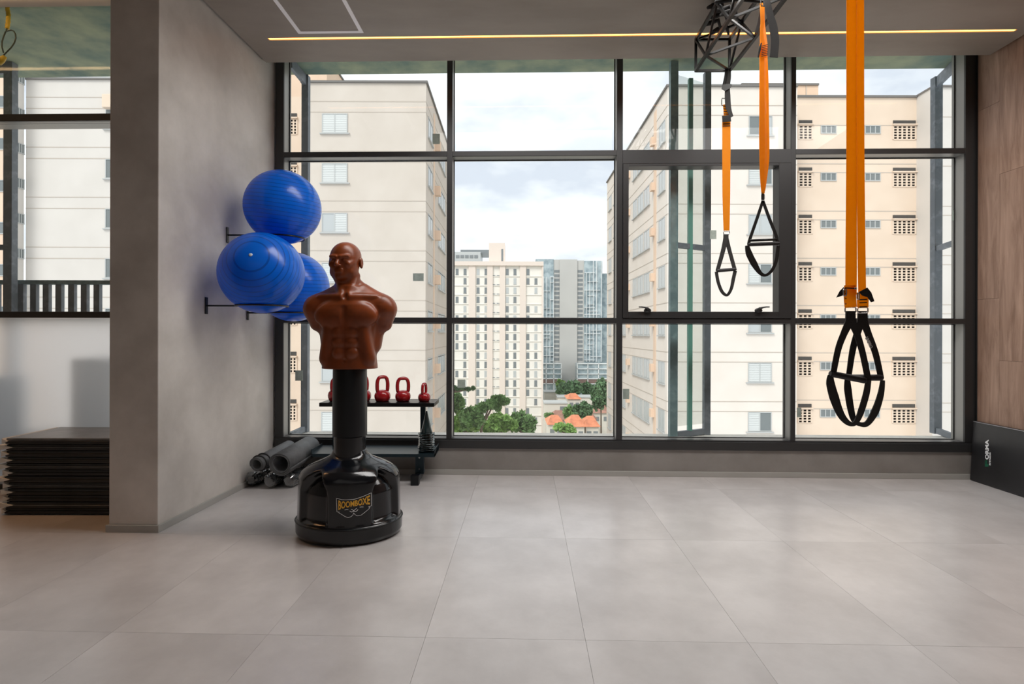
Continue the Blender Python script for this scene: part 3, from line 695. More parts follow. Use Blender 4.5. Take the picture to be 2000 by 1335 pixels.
for k in range(9):
    zz = Z_(268+96.3*k, YR)
    for (ya, ww, n_) in ((.45, 1.35, 2), (4.0, 1.5, 2), (5.75, 1.6, 2), (7.6, 1.3, 2), (11.4, 1.5, 2), (15.0, 1.5, 2), (17.6, 1.4, 2)):
        win_strip(ww, 1.3, n_, b, (xa-.012, YR+ya+ww/2, zz), rot=-PI/2)
    for yq in (2.7, 9.9): MB().box((xa-.25, YR+yq, zz+.55), (xa, YR+yq+.45, zz+1.05)).build('air_duct', M['fac_p'], b)
MB().box((xa-.03, YR+2.4, GZ), (xa, YR+3.0, zr-.3)).build('colour_band', M['fac_p'], b)
MB().box((xa-.03, YR+13.2, GZ), (xa, YR+14.0, zr-.3)).build('colour_band', M['fac_p'], b)
YQ = 32.8; xq = X_(1789, YQ); zq = Z_(189, YQ)
bsub(b, 'recess_wall', M['fac_t'], [((xb, YQ, GZ), (xq, YQ+9, zq))])
bsub(b, 'roof_edge', M['parapet'], [((xb, YQ-.1, zq), (xq, YQ+.2, zq+.12))])
bsub(b, 'return_wall', M['fac_w'], [((xq, YR+.1, GZ), (xq+9, YQ+9, zq+.05))])
bsub(b, 'roof_edge', M['parapet'], [((xq-.05, YR+.0, zq+.05), (xq+9, YR+.3, zq+.15)), ((xq-.05, YR+.3, zq+.05), (xq+.15, YQ+1, zq+.15))])
pq = 92.2/F*YQ; ll = [Z_(243, YQ)-k*pq for k in range(9)] + [Z_(226+92*.0, YQ)-k*pq for k in range(1, 9)]
joints(b, xb, xq, YQ, zq, ll); joints(b, xq, xq+9, YR+.1, zq, ll)
for k in range(8):
    win_grille(44/F*YQ, 37/F*YQ, b, (X_(1765, YQ), YQ-.02, Z_(270.5+92.2*k, YQ)), 5, 5)
    win_grille(26/F*YQ, 37/F*YQ, b, (X_(1572, YQ), YQ-.02, Z_(270.5+92.2*k, YQ)), 3, 5)
    win_small(31/F*YQ, 13/F*YQ, b, (X_(1617, YQ), YQ-.02, Z_(258+92.2*k, YQ)))
    win_small(31/F*YQ, 13/F*YQ, b, (X_(1703, YQ), YQ-.02, Z_(258+92.2*k, YQ)))
for (px_, py_, py2) in ((1642, 120, 186),): pass
YT = 38
b = thing('apartment_building', 'taller peach block rising behind the roof of the right apartment block', 'building', (X_(1570, YT), YT, GZ))
bsub(b, 'wall', M['fac_p'], [((X_(1502, YT), YT+4.5, GZ), (X_(1668, YT), YT+14, Z_(108, YT)))])
bsub(b, 'roof_edge', M['parapet'], [((X_(1502, YT)-.1, YT+4.4, Z_(108, YT)), (X_(1668, YT), YT+14, Z_(108, YT)+.15))])
MB().box((X_(1640, YT), YT+4.47, GZ), (X_(1640, YT)+.07, YT+4.5, Z_(108, YT))).build('facade_joint', M['joint'], b)

# --- far cream slab tower in the middle bay
YF = 158.0; sF = YF/F
b = thing('apartment_tower', 'pale cream slab tower with pink piers and rows of slim windows, in the distance', 'building', (X_(960, YF), YF, GZ))
M['tw'] = mat('tower_white', (.80, .76, .70), .85, noise=.04, nscale=.1); M['tp'] = mat('tower_pink', (.74, .64, .57), .85)
M['tg'] = mat('tower_pane', (.20, .22, .23), .3); M['tg2'] = mat('tower_pane_pale', (.48, .50, .50), .3)
x0, x1 = X_(840, YF), X_(1061, YF)
bsub(b, 'wall', M['tw'], [((x0, YF, GZ), (x1, YF+18, Z_(518, YF)))])
bsub(b, 'roof_band', M['tp'], [((x0, YF-.8, Z_(519, YF)), (x1, YF+18, Z_(511, YF)))])
for u0_, u1_ in ((115, 158), (232, 268), (312, 346), (440, 478)):
    q0 = X_(880+u0_*.3071, YF); q1 = X_(880+u1_*.3071, YF)
    bsub(b, 'pier', M['tp'], [((q0, YF-.45, GZ), (q1, YF, Z_(519, YF)))])
bsub(b, 'pier', M['tp'], [((x1-.5, YF-.45, GZ), (x1, YF, Z_(519, YF)))])
rws = [526 + 18.1*k for k in range(18)]
for r_ in rws: bsub(b, 'floor_band', M['tw'], [((x0, YF-.18, Z_(r_+14.0, YF)), (x1, YF, Z_(r_+12.6, YF)))])
rg = random.Random(5)
for r_ in rws:
    for cx_ in (892, 907.5, 933, 948.5, 990, 1005, 1030.5, 1046):
        if cx_ in (892, 907.5, 1030.5, 1046) and rg.random() < .28: continue
        pale = rg.random() < .35; tall = rg.random() < .2
        def mk():
            q = MB(); q.box((-.42, -.06, 0), (.42, .02, 1.75)); q.box((-.5, -.09, -.1), (.5, .0, 0)); return q, ('tg2' if pale else 'tg')
        shared('window#tower%d' % pale, mk, b, (X_(cx_+.5, YF), YF-.01, Z_(r_+10.5, YF)))
    for cx_ in (964.5, 972.5):
        def mk2():
            q = MB(); q.box((-.42, -.06, 0), (.42, .02, .35)); return q, 'tg'
        shared('vent#tower', mk2, b, (X_(cx_, YF), YF-.01, Z_(r_+13.5, YF)))
bsub(b, 'lift_tower', M['tp'], [((X_(954, YF), YF+2, Z_(512, YF)), (X_(985.5, YF), YF+9, Z_(472, YF)))])
bsub(b, 'lift_tower_vent', M['tg'], [((X_(978.5, YF), YF+1.9, Z_(508, YF)), (X_(982, YF), YF+2, Z_(484, YF)))])
YG = 185
b = thing('office_building', 'grey roof-top block peeping over the cream slab tower on its left', 'building', (X_(915, YG), YG, GZ))
bsub(b, 'wall', M['tg2'], [((X_(880, YG), YG, GZ), (X_(938, YG), YG+14, Z_(492, YG)))])
bsub(b, 'penthouse', M['tg'], [((X_(898, YG), YG+2, Z_(492, YG)), (X_(955, YG), YG+14, Z_(486, YG)))])
for k in range(5): bsub(b, 'window', M['tg'], [((X_(890+9*k, YG), YG-.1, Z_(504, YG)), (X_(897+9*k, YG), YG, Z_(498, YG)))])
# --- grey glass tower
YH = 205.0
b = thing('office_tower', 'tall grey concrete and glass tower right of the cream slab tower', 'building', (X_(1120, YH), YH, GZ))
M['hc'] = mat('tower_concrete', (.50, .49, .47), .85, noise=.05, nscale=.08); M['hg'] = mat('tower_glass', (.20, .27, .30), .2, spec=.8, col2=(.42, .50, .53), nscale=.35, lo=.4, hi=.6); M['hw'] = mat('tower_white_frame', (.82, .83, .83), .6); M['hb'] = mat('tower_brown', (.22, .14, .12), .8)
hx = lambda u: X_(880+u*.3071, YH)
hz = lambda v: Z_(460+v*.3071, YH)
bsub(b, 'core_wall', M['hc'], [((hx(693), YH, GZ), (hx(805), YH+20, hz(150)))])
bsub(b, 'window_bay', M['hc'], [((hx(655), YH+.6, GZ), (hx(693), YH+20, hz(150)))]); bsub(b, 'window_bay', M['hc'], [((hx(805), YH+.6, GZ), (hx(850), YH+20, hz(155)))])
bsub(b, 'glass_bay', M['hg'], [((hx(540), YH+.3, GZ), (hx(655), YH+20, hz(148)))]); bsub(b, 'glass_bay', M['hg'], [((hx(850), YH+.3, GZ), (hx(965), YH+20, hz(158)))])
bsub(b, 'glass_bay', M['hg'], [((hx(965), YH+3, GZ), (hx(1010), YH+20, hz(235)))])
for v in range(215, 800, 28):
    for c_, w_ in ((676, 30), (825, 38)):
        def mk3():
            q = MB(); q.box((-1.0, -.05, 0), (1.0, .05, 1.05)); return q, 'tg'
        shared('window#hall', mk3, b, (hx(c_), YH+.6, hz(v+18)))
rg = random.Random(11)
fr_ = []
for u in (590, 612, 632, 655): fr_.append((u-1.5, u+1.5, 260, 985))
for u in (862, 884, 906, 928, 958): fr_.append((u-1.5, u+1.5, 235 if u < 900 else 160, 800))
for u0_, u1_, v0_, v1_, dv in ((590, 655, 262, 812, 55), (850, 982, 235, 805, 55)):
    v = v0_
    while v < v1_:
        a0_ = u0_ + rg.choice((0, 0, 20, 40)); fr_.append((a0_, min(u1_, a0_+rg.choice((44, 66, 100))), v-1.2, v+1.2)); v += rg.choice((22, 34, 55))
for i, (a_, b_, c_, d_) in enumerate(fr_):
    yy = YH + rg.uniform(-.25, .0)
    bsub(b, 'frame_bar', M['hw'], [((hx(a_), yy-.2, hz(max(c_, d_))), (hx(b_), yy+.3, hz(min(c_, d_))))])
YP = 196
px2 = lambda u: X_(880+u*.3071, YP); pz2 = lambda v: Z_(460+v*.3071, YP)
for (u0_, u1_, v0_, v1_, lab) in ((560, 706, 812, 985, 'low white-framed glass podium at the left foot of the grey tower'), (806, 1010, 812, 1010, 'low white-framed glass podium at the right foot of the grey tower')):
    b = thing('podium_building', lab, 'building', (px2((u0_+u1_)/2), YP, GZ))
    bsub(b, 'glass_wall', M['hg'], [((px2(u0_), YP+.4, GZ), (px2(u1_), YP+6, pz2(v0_)))])
    bsub(b, 'brown_band', M['hb'], [((px2(u0_), YP+.2, pz2(936)), (px2(u1_), YP+.4, pz2(912)))])
    for v in (v0_, 845, 878, 908, 940): bsub(b, 'frame_bar', M['hw'], [((px2(u0_), YP, pz2(v+2.5)), (px2(u1_), YP+.5, pz2(v-2.5)))])
    for u in (u0_+1, (u0_*2+u1_)/3, (u0_+u1_*2)/3, u1_-1): bsub(b, 'frame_bar', M['hw'], [((px2(u-2.5), YP, pz2(v1_)), (px2(u+2.5), YP+.5, pz2(v0_)))])
# a further hazy block at the right edge of the grey tower
b = thing('apartment_tower', 'narrow balconied tower just beside the right-hand apartment block, behind the grey tower', 'building', (X_(1186, 230), 230, GZ))
bsub(b, 'wall', M['hc'], [((X_(1176, 230), 230, GZ), (X_(1230, 230), 245, Z_(533, 230)))])
for k in range(18): bsub(b, 'balcony', M['tg'], [((X_(1177, 230), 229.2, Z_(549+11*k, 230)), (X_(1200, 230), 230, Z_(544+11*k, 230)))])

# --- ground, houses, trees
M['ground'] = mat('city_ground', (.46, .43, .38), .9, col2=(.30, .33, .24), nscale=.05)
g_ = MB().box((-400, 36, GZ-1), (500, 420, GZ)).build('trim_4', M['ground']); struct(g_, 'pale ground of streets and yards far below')
M['tile_r'] = mat('orange_roof_tile', (.66, .26, .14), .8, noise=.2, nscale=.8); M['tile_b'] = mat('brown_roof_tile', (.36, .20, .15), .85, noise=.2, nscale=.8); M['hwall'] = mat('house_wall', (.66, .62, .55), .85)
def house(px0, px1, pyr, pye, Y, label, roof='tile_r', depth=9, wallh=3.2, hip=.3):
    x0, x1 = X_(px0, Y), X_(px1, Y); ze = Z_(pye, Y); zr_ = Z_(pyr, Y)
    b = thing('house', label, 'house', ((x0+x1)/2, Y+depth/2, ze-wallh))
    bsub(b, 'wall', M['hwall'], [((x0+.4, Y+.4, min(ze-wallh, GZ)), (x1-.4, Y+depth-.4, ze))])
    q = MB(); yc = Y+depth/2; w_ = x1-x0; h0 = x0+w_*hip; h1 = x1-w_*hip
    q._add([(x0, Y, ze), (x1, Y, ze), (x1, Y+depth, ze), (x0, Y+depth, ze), (h0, yc, zr_), (h1, yc, zr_)], [(0, 1, 5, 4), (1, 2, 5), (2, 3, 4, 5), (3, 0, 4), (3, 2, 1, 0)])
    q.build('roof', M[roof], b)
    q = MB(); nrib = 14
    for i in range(nrib):
        s_ = (i+.5)/nrib; xt = h0+(h1-h0)*s_; xe = x0+(x1-x0)*s_
        q.bar((xe, Y, ze+.04), (xt, yc, zr_+.04), .09, .1)
    o = q.build('tile_rib', M[roof], b); o['kind'] = 'stuff'
    for i in range(2):
        xw = x0 + w_*(.3+.4*i); bsub(b, 'window', M['tg'], [((xw-.5, Y+.35, ze-2.2), (xw+.5, Y+.42, ze-1.0))])
house(1069, 1104, 816, 829, 118, 'small house with a hipped orange tile roof nearest the cream tower')
house(1110, 1146, 816, 833, 112, 'orange-roofed house in the middle of the row below the grey tower')
house(1142, 1174, 818, 833, 116, 'small house with an orange tile roof at the right of the row')
house(1108, 1137, 771, 779, 150, 'distant house with an orange roof between two trees at the foot of the grey tower')
house(1076, 1112, 806, 820, 130, 'low house with a brown tile roof behind the orange roofs on the left', 'tile_b')
house(1128, 1168, 804, 818, 134, 'low house with a brown tile roof under the dark green trees', 'tile_b')
house(1155, 1196, 790, 806, 144, 'low house with a brown roof beside the right-hand apartment block', 'tile_b')
for (a_, b_, c_, d_, Y, lab) in ((1064, 1108, 788, 805, 141, 'pale flat-roofed building below the grey tower on the left'), (1064, 1125, 766, 792, 176, 'pale low building behind the trees at the foot of the grey tower'), (1090, 1200, 776, 800, 160, 'long pale low building behind the orange roofs'), (978, 1041, 831, 846, 74, 'flat grey roof block behind the foreground trees')):
    b = thing('low_building', lab, 'building', (X_((a_+b_)/2, Y), Y, GZ))
    bsub(b, 'wall', M['hwall'], [((X_(a_, Y), Y, GZ), (X_(b_, Y), Y+6, Z_(c_, Y)))]); bsub(b, 'roof_edge', M['alu'], [((X_(a_, Y)-.2, Y-.2, Z_(c_, Y)), (X_(b_, Y)+.2, Y+6, Z_(c_, Y)+.3))])
    bsub(b, 'doorway', M['tg'], [((X_(b_-14, Y), Y-.05, Z_(d_, Y)), (X_(b_-3, Y), Y, Z_(c_+5, Y)))])
def leafmat(name, c): return mat(name, c, .7, noise=.35, nscale=.9)
M['lf1'] = leafmat('leaf_bright', (.24, .40, .11)); M['lf2'] = leafmat('leaf_mid', (.16, .29, .10)); M['lf3'] = leafmat('leaf_dark', (.10, .19, .085)); M['bark'] = mat('bark', (.16, .12, .09), .9)
def tree(px, pyt, pyb, wpx, Y, label, lm, seed, leaf=.5, n_=1400, shape=None, flatten=1.0):
    rg = np.random.default_rng(seed); x = X_(px, Y); zt = Z_(pyt, Y); zb2 = Z_(pyb, Y); R = wpx/2/F*Y; h = zt-zb2
    b = thing('tree', label, 'tree', (x, Y, GZ)); seed_ = seed
    cl = shape or [(rg.uniform(-.62, .62), rg.uniform(-.5, .5), rg.uniform(.25, .8), rg.uniform(.3, .48)) for _ in range(9)]
    P = []
    per = n_//len(cl)
    for (cx_, cy_, cz_, cr_) in cl:
        d = rg.normal(size=(per, 3)); d /= np.linalg.norm(d, axis=1)[:, None]; d[:, 2] = np.where(rg.random(per) < .7, np.abs(d[:, 2]), d[:, 2])
        rr_ = cr_*(.60+.52*rg.random(per))[:, None]
        c = np.array([x+cx_*R, Y+cy_*R, zb2+cz_*h]); P.append(c + d*rr_*np.array([R, R, h*.85*flatten]))
    P = np.concatenate(P); n = len(P)
    a1 = rg.normal(size=(n, 3)); a1 /= np.linalg.norm(a1, axis=1)[:, None]; a2 = np.cross(a1, rg.normal(size=(n, 3))); a2 /= np.linalg.norm(a2, axis=1)[:, None]
    sz = leaf*(.6+.7*rg.random(n))[:, None]
    V = np.stack([P-a1*sz, P+a2*sz*.55, P+a1*sz, P-a2*sz*.55], 1).reshape(-1, 3) - np.array(OFF[b.name])
    me = bpy.data.meshes.new('foliage'); me.from_pydata(V.tolist(), [], [(4*i, 4*i+1, 4*i+2, 4*i+3) for i in range(n)]); me.materials.append(M[lm])
    o = bpy.data.objects.new('foliage', me); COL.objects.link(o); o.parent = b; o['kind'] = 'stuff'
    q = MB()
    for (cx_, cy_, cz_, cr_) in cl: bmesh.ops.create_icosphere(q.b, subdivisions=2, radius=1, matrix=Matrix.Translation((x+cx_*R, Y+cy_*R, zb2+cz_*h)) @ Matrix.Diagonal((cr_*R*.66, cr_*R*.66, cr_*h*.55*flatten, 1)))
    q.build('inner_crown', M[lm], b)
    q = MB(); q.tube([(x, Y, GZ), (x+.1, Y, (GZ+zb2)/2), (x, Y, zb2+h*.4)], [R*.07+.12, R*.06+.1, R*.03+.06], 8)
    for (cx_, cy_, cz_, cr_) in cl[:6]: q.tube([(x, Y, zb2+h*.1), (x+cx_*R*.5, Y+cy_*R*.5, zb2+cz_*h*.55), (x+cx_*R, Y+cy_*R, zb2+cz_*h)], [.16, .11, .05], 6)
    q.build('trunk', M['bark'], b)
tree(912, 806, 850, 66, 60, 'large bright green tree at the lower left of the middle bay', 'lf1', 1, .34, 5200)
tree(978, 812, 848, 70, 62, 'round bright green tree in front of the foot of the cream tower', 'lf1', 2, .34, 4600)
tree(1022, 808, 850, 54, 66, 'green and rusty tree at the right foot of the cream tower', 'lf2', 3, .34, 3600)
tree(940, 772, 842, 108, 56, 'tall tree with a long branch reaching up to the right before the cream tower', 'lf2', 4, .30, 3600,
     shape=[(-.55, 0, .42, .2), (-.35, 0, .5, .18), (-.12, 0, .56, .16), (.1, 0, .66, .15), (.32, 0, .74, .14), (.52, .1, .84, .15), (.72, 0, .88, .13), (.88, 0, .82, .11), (.60, 0, .66, .10), (-.5, 0, .25, .26), (-.1, 0, .3, .22)], flatten=1.0)
tree(893, 770, 812, 34, 65, 'slim grey-green tree beside the left mullion of the middle bay', 'lf2', 5, .3, 2400)
tree(878, 736, 768, 56, 50, 'sparse dark twig with leaves hanging at the left of the middle bay', 'lf3', 6, .22, 500, shape=[(.3, 0, .3, .16), (.6, 0, .26, .14), (.95, 0, .3, .13), (1.3, 0, .24, .12), (1.65, 0, .3, .1)], flatten=.8)
tree(1112, 744, 786, 46, 169.5, 'dark green tree at the foot of the grey tower, left of its pale shaft', 'lf3', 7, .7, 2600)
tree(1096, 740, 762, 20, 186, 'small bright tree between the podium and the dark tree', 'lf1', 8, .6, 900)
tree(1150, 752, 780, 30, 176, 'dark round tree under the right podium', 'lf3', 9, .6, 1400)
tree(1174, 744, 800, 38, 130, 'big dark green tree next to the right-hand apartment block', 'lf3', 10, .6, 2600)
tree(1136, 786, 818, 42, 129.3, 'dark green tree right above the orange roofs', 'lf3', 11, .55, 2400)
tree(1111, 796, 822, 20, 129, 'mid green tree between the two orange roofs', 'lf2', 12, .5, 1500)
tree(1102, 830, 846, 44, 90, 'low light green tree in front of the orange roofs', 'lf1', 13, .4, 2200)
tree(1072, 808, 822, 20, 128.4, 'small bush beside the cream tower corner', 'lf2', 14, .45, 900)
# ------------------------------------------------------------------ boxing dummy
def surface_nets(Fv, org, h):
    nx, ny, nz = Fv.shape; neg = Fv < 0
    cs = (nx-1, ny-1, nz-1); P = np.zeros(cs+(3,), np.float32); Cn = np.zeros(cs, np.float32)
    cor = [(0,0,0),(1,0,0),(0,1,0),(1,1,0),(0,0,1),(1,0,1),(0,1,1),(1,1,1)]
    sl = lambda c: (slice(c[0], nx-1+c[0]), slice(c[1], ny-1+c[1]), slice(c[2], nz-1+c[2]))
    for i in range(8):
        for ax in range(3):
            if cor[i][ax]: continue
            c2 = list(cor[i]); c2[ax] = 1; c2 = tuple(c2)
            fa = Fv[sl(cor[i])]; fb = Fv[sl(c2)]; cr_ = neg[sl(cor[i])] != neg[sl(c2)]
            idx = np.nonzero(cr_); t_ = fa[idx]/(fa[idx]-fb[idx])
            base = np.array(cor[i], np.float32)[None]+np.zeros((len(t_), 3), np.float32); base[:, ax] += t_
            P[idx] += base; Cn[idx] += 1
    act = Cn > 0; ids = -np.ones(cs, np.int64); ids[act] = np.arange(act.sum())
    ijk = np.stack(np.nonzero(act), 1); V = (ijk + P[act]/Cn[act][:, None])*h + np.array(org)
    Fc = []
    for ax in range(3):
        a = [slice(None)]*3; b_ = [slice(None)]*3; a[ax] = slice(0, -1); b_[ax] = slice(1, None)
        c = neg[tuple(a)] != neg[tuple(b_)]; q = np.stack(np.nonzero(c), 1)
        o1, o2 = (ax+1) % 3, (ax+2) % 3
        ok = (q[:, o1] > 0) & (q[:, o2] > 0) & (q[:, o1] < Fv.shape[o1]-1) & (q[:, o2] < Fv.shape[o2]-1); q = q[ok]
        sgn = neg[tuple(q.T)]
        def cell(d1, d2):
            r = q.copy(); r[:, o1] += d1; r[:, o2] += d2; return ids[tuple(r.T)]
        f = np.stack([cell(-1, -1), cell(0, -1), cell(0, 0), cell(-1, 0)], 1); f[~sgn] = f[~sgn][:, ::-1]; Fc.append(f)
    return V, np.concatenate(Fc)
class SDF:
    def __init__(s, lo, hi, h):
        s.h = h; s.lo = np.array(lo); n = [int((hi[i]-lo[i])/h)+1 for i in range(3)]
        s.X, s.Y, s.Z = np.meshgrid(*[np.float32(lo[i])+np.arange(n[i], dtype=np.float32)*np.float32(h) for i in range(3)], indexing='ij')
        s.f = np.full(s.X.shape, 1.0, np.float32)
    def _sub(s, lo, hi, pad):
        r = []
        for i in range(3):
            a = int(max(0, (lo[i]-pad-s.lo[i])/s.h)); b_ = int(min(s.f.shape[i], (hi[i]+pad-s.lo[i])/s.h+2)); r.append(slice(a, max(b_, a+1)))
        return tuple(r)
    def _mix(s, sl, d, k, cut):
        a = s.f[sl]
        if cut: d = -d; hh = np.clip(.5-.5*(a-d)/k, 0, 1); s.f[sl] = a*(1-hh)+d*hh + k*hh*(1-hh)
        else: hh = np.clip(.5+.5*(a-d)/k, 0, 1); s.f[sl] = a*(1-hh)+d*hh - k*hh*(1-hh)
    def ell(s, c, r, k=.02, cut=False, R=None):
        m = max(r); sl = s._sub([c[i]-m for i in range(3)], [c[i]+m for i in range(3)], .05+k)
        p = [s.X[sl]-c[0], s.Y[sl]-c[1], s.Z[sl]-c[2]]
        if R is not None: p = [R[0][i]*p[0]+R[1][i]*p[1]+R[2][i]*p[2] for i in range(3)]
        q = np.sqrt((p[0]/r[0])**2+(p[1]/r[1])**2+(p[2]/r[2])**2); q2 = np.sqrt((p[0]/r[0]**2)**2+(p[1]/r[1]**2)**2+(p[2]/r[2]**2)**2)+1e-6
        s._mix(sl, q*(q-1)/q2, k, cut)
    def cap(s, a, b, ra, rb, k=.02, cut=False):
        a = np.array(a, np.float32); b = np.array(b, np.float32); m = max(ra, rb)
        sl = s._sub(np.minimum(a, b)-m, np.maximum(a, b)+m, .05+k); d = b-a; L2 = float(d@d)
        px, py, pz = s.X[sl]-a[0], s.Y[sl]-a[1], s.Z[sl]-a[2]; t_ = np.clip((px*d[0]+py*d[1]+pz*d[2])/L2, 0, 1)
        s._mix(sl, np.sqrt((px-t_*d[0])**2+(py-t_*d[1])**2+(pz-t_*d[2])**2)-(ra+(rb-ra)*t_), k, cut)
YD = 3.07; dc = at_y(683, 1000, YD)
DC = Vector((dc.x, YD, 0))
dm = thing('boxing_dummy', 'bald tan punching dummy torso on a black post and rounded black base', 'boxing dummy', DC)
G = SDF((-.31, -.19, .925), (.31, .19, 1.69), .0042)
kz = np.array([.93, .96, 1.0, 1.06, 1.12, 1.18, 1.24, 1.30, 1.35, 1.385, 1.42])
ka = np.array([.157, .155, .150, .149, .154, .163, .172, .168, .135, .09, .06]); kb = np.array([.108, .107, .104, .102, .106, .112, .118, .113, .092, .07, .055])
a_ = np.interp(G.Z, kz, ka); b_ = np.interp(G.Z, kz, kb)
G.f = ((np.sqrt((np.abs(G.X/a_))**2.3+(np.abs(G.Y/b_))**2.3)**(1/1.15)-1)*np.minimum(a_, b_)*.5).astype(np.float32)
G.f = np.maximum(G.f, G.Z-1.41)
for s_ in (-1, 1):
    G.cap((s_*.10, .0, 1.335), (s_*.185, .005, 1.300), .055, .062, .03)
    G.ell((s_*.197, .0, 1.285), (.062, .068, .070), .03)
    G.cap((s_*.205, .005, 1.275), (s_*.200, .02, 1.195), .054, .036, .035)
    G.cap((s_*.150, .045, 1.26), (s_*.135, .03, 1.08), .045, .030, .04)
    G.cap((s_*.03, .03, 1.415), (s_*.165, .015, 1.335), .040, .036, .03)
    G.ell((s_*.082, -.080, 1.240), (.092, .038, .066), .024)
    G.cap((s_*.025, -.088, 1.347), (s_*.16, -.045, 1.350), .012, .010, .018)
    G.cap((s_*.018-.005, -.082, 1.350), (s_*.058-.02, .01, 1.475), .014, .014, .016)
    for z_, w_ in ((1.145, .034), (1.090, .034), (1.035, .033)): G.ell((s_*.036, -.096, z_), (w_, .020, .030), .010)
    G.cap((s_*.10, -.082, 1.15), (s_*.125, -.055, 1.0), .020, .026, .03)
    G.cap((s_*.20, -.052, 1.19), (s_*.155, -.075, 1.185), .010, .010, .02, True)
G.cap((-.008, .025, 1.36), (-.022, .012, 1.475), .068, .060, .03)
G.ell((0, -.098, 1.352), (.014, .012, .016), .012, True)
G.cap((0, -.126, 1.28), (0, -.118, 1.02), .007, .006, .018, True)
G.ell((0, -.113, .992), (.009, .016, .012), .008, True)
hx_ = -.032
q_ = math.radians(-6); Rh = ((math.cos(q_), math.sin(q_), 0), (-math.sin(q_), math.cos(q_), 0), (0, 0, 1))
def hd(x, y, z):                          # head-local -> dummy-local, the head turned a little
    return (hx_ + Rh[0][0]*x + Rh[1][0]*y, .012 + Rh[0][1]*x + Rh[1][1]*y, z)
G.ell(hd(0, .012, 1.588), (.084, .100, .082), .03)
G.ell(hd(0, -.030, 1.540), (.074, .068, .088), .035)
G.ell(hd(0, -.030, 1.490), (.062, .058, .048), .03)
G.ell(hd(0, -.078, 1.466), (.026, .020, .020), .022)
G.cap(hd(0, -.098, 1.558), hd(0, -.120, 1.526), .0085, .012, .012)
for s_ in (-1, 1):
    G.cap(hd(s_*.014, -.100, 1.570), hd(s_*.050, -.086, 1.576), .010, .009, .012)
    G.ell(hd(s_*.031, -.103, 1.553), (.019, .014, .011), .008, True)
    G.ell(hd(s_*.031, -.088, 1.553), (.013, .011, .009), .004)
    G.ell(hd(s_*.013, -.108, 1.522), (.008, .009, .006), .006)
    G.cap(hd(s_*.050, -.078, 1.532), hd(s_*.062, -.045, 1.545), .014, .010, .016)
    G.cap(hd(s_*.050, -.045, 1.488), hd(s_*.064, .0, 1.520), .016, .014, .02)
    G.ell(hd(s_*.090, .015, 1.548), (.010, .021, .032), .007)
    G.ell(hd(s_*.101, .010, 1.550), (.007, .011, .019), .005, True)
G.cap(hd(-.020, -.097, 1.4995), hd(.020, -.097, 1.4995), .0065, .0065, .007)
G.cap(hd(-.016, -.098, 1.488), hd(.016, -.098, 1.488), .0075, .0075, .007)
G.cap(hd(-.024, -.106, 1.494), hd(.024, -.106, 1.494), .0022, .0022, .004, True)
G.f = np.maximum(G.f, .940-G.Z)
V, Fq = surface_nets(G.f, G.lo, G.h)
me = bpy.data.meshes.new('torso'); me.from_pydata(V.tolist(), [], Fq.tolist())
torso = mkobj('torso', me, M['skin'], dm, smooth=True)
md = torso.modifiers.new('smooth', 'SMOOTH'); md.factor = .5; md.iterations = 2
# post
def zy(py): return CH-(py-HZ)/F*YD
MB().lathe([(.05, .95), (.090, .945), (.0945, .935), (.0965, .80), (.0965, zy(849)), (.090, zy(851)), (.05, zy(851))][::-1], 40, DC).build('post_sleeve', M['plastic2'], dm, smooth=True, angle=40)
MB().lathe([(.05, .60), (.0895, .60), (.0890, zy(888)-.01), (.05, zy(888)-.02)], 40, DC).build('post', M['plastic'], dm, smooth=True, angle=40)
# base: outer profile with four rounded buttresses and arched recesses between them
YS = .80
def R_out(z): return float(np.interp(z, [0, .012, .03, .085, .095, .10, .30, .335, .36, .385, .405, .42, .435, .45, .475], [.268, .290, .298, .300, .298, .290, .285, .283, .268, .235, .195, .158, .125, .106, .092]))
def R_in(z): return float(np.interp(z, [0, .10, .11, .26, .30, .33, .355, .38, .40, .475], [.275, .296, .262, .256, .243, .222, .190, .150, .11, .085]))
q = MB(); nt_, zs_ = 200, sorted(set(list(np.linspace(0, .475, 74))+[.012, .03, .085, .088, .092, .096, .1, .104]))
rows = []
for z in zs_:
    row = []
    for k in range(nt_):
        th = 2*PI*k/nt_; rel = (math.degrees(th) + 90 - 14 + 45 + 360) % 90 - 45          # 0 = centre of a buttress (front = -Y)
        ac_ = 45 - abs(rel)                                                             # distance from the recess centre, degrees
        top = .372 - .115*(ac_/22.)**2 if ac_ < 22 else 0                               # arched top of the recess
        m1 = 1/(1+math.exp((ac_-19.5)/.85)); m2 = 1/(1+math.exp((z-top)/.0055)) if ac_ < 23 else 0; m3 = 1/(1+math.exp(-(z-.112)/.004))
        mm = m1*m2*m3; Ro, Ri = R_out(z), R_in(z)
        fl2 = 1 - .012*math.exp(-((abs(rel)-10)/6)**2)*(1 if .11 < z < .36 else 0)
        r_ = Ro*(1-mm)*fl2 + Ri*mm if mm < 1 else Ri
        row.append(q.b.verts.new((DC.x+r_*math.cos(th), YD+r_*math.sin(th)*YS, z)))
    rows.append(row)
for i in range(len(rows)-1):
    for k in range(nt_): q.b.faces.new((rows[i][k], rows[i][(k+1)%nt_], rows[i+1][(k+1)%nt_], rows[i+1][k]))
q.b.faces.new(rows[0][::-1]); q.b.faces.new(rows[-1])
base = q.build('base', M['plastic'], dm, smooth=True)
q = MB(); ring_ = [(DC.x+0.300*math.cos(2*PI*k/120), YD+0.300*math.sin(2*PI*k/120)*YS, .092) for k in range(120)]
q.tube(ring_, .0035, 6, closed=True); q.build('rim_seam', M['plastic2'], base, smooth=True)
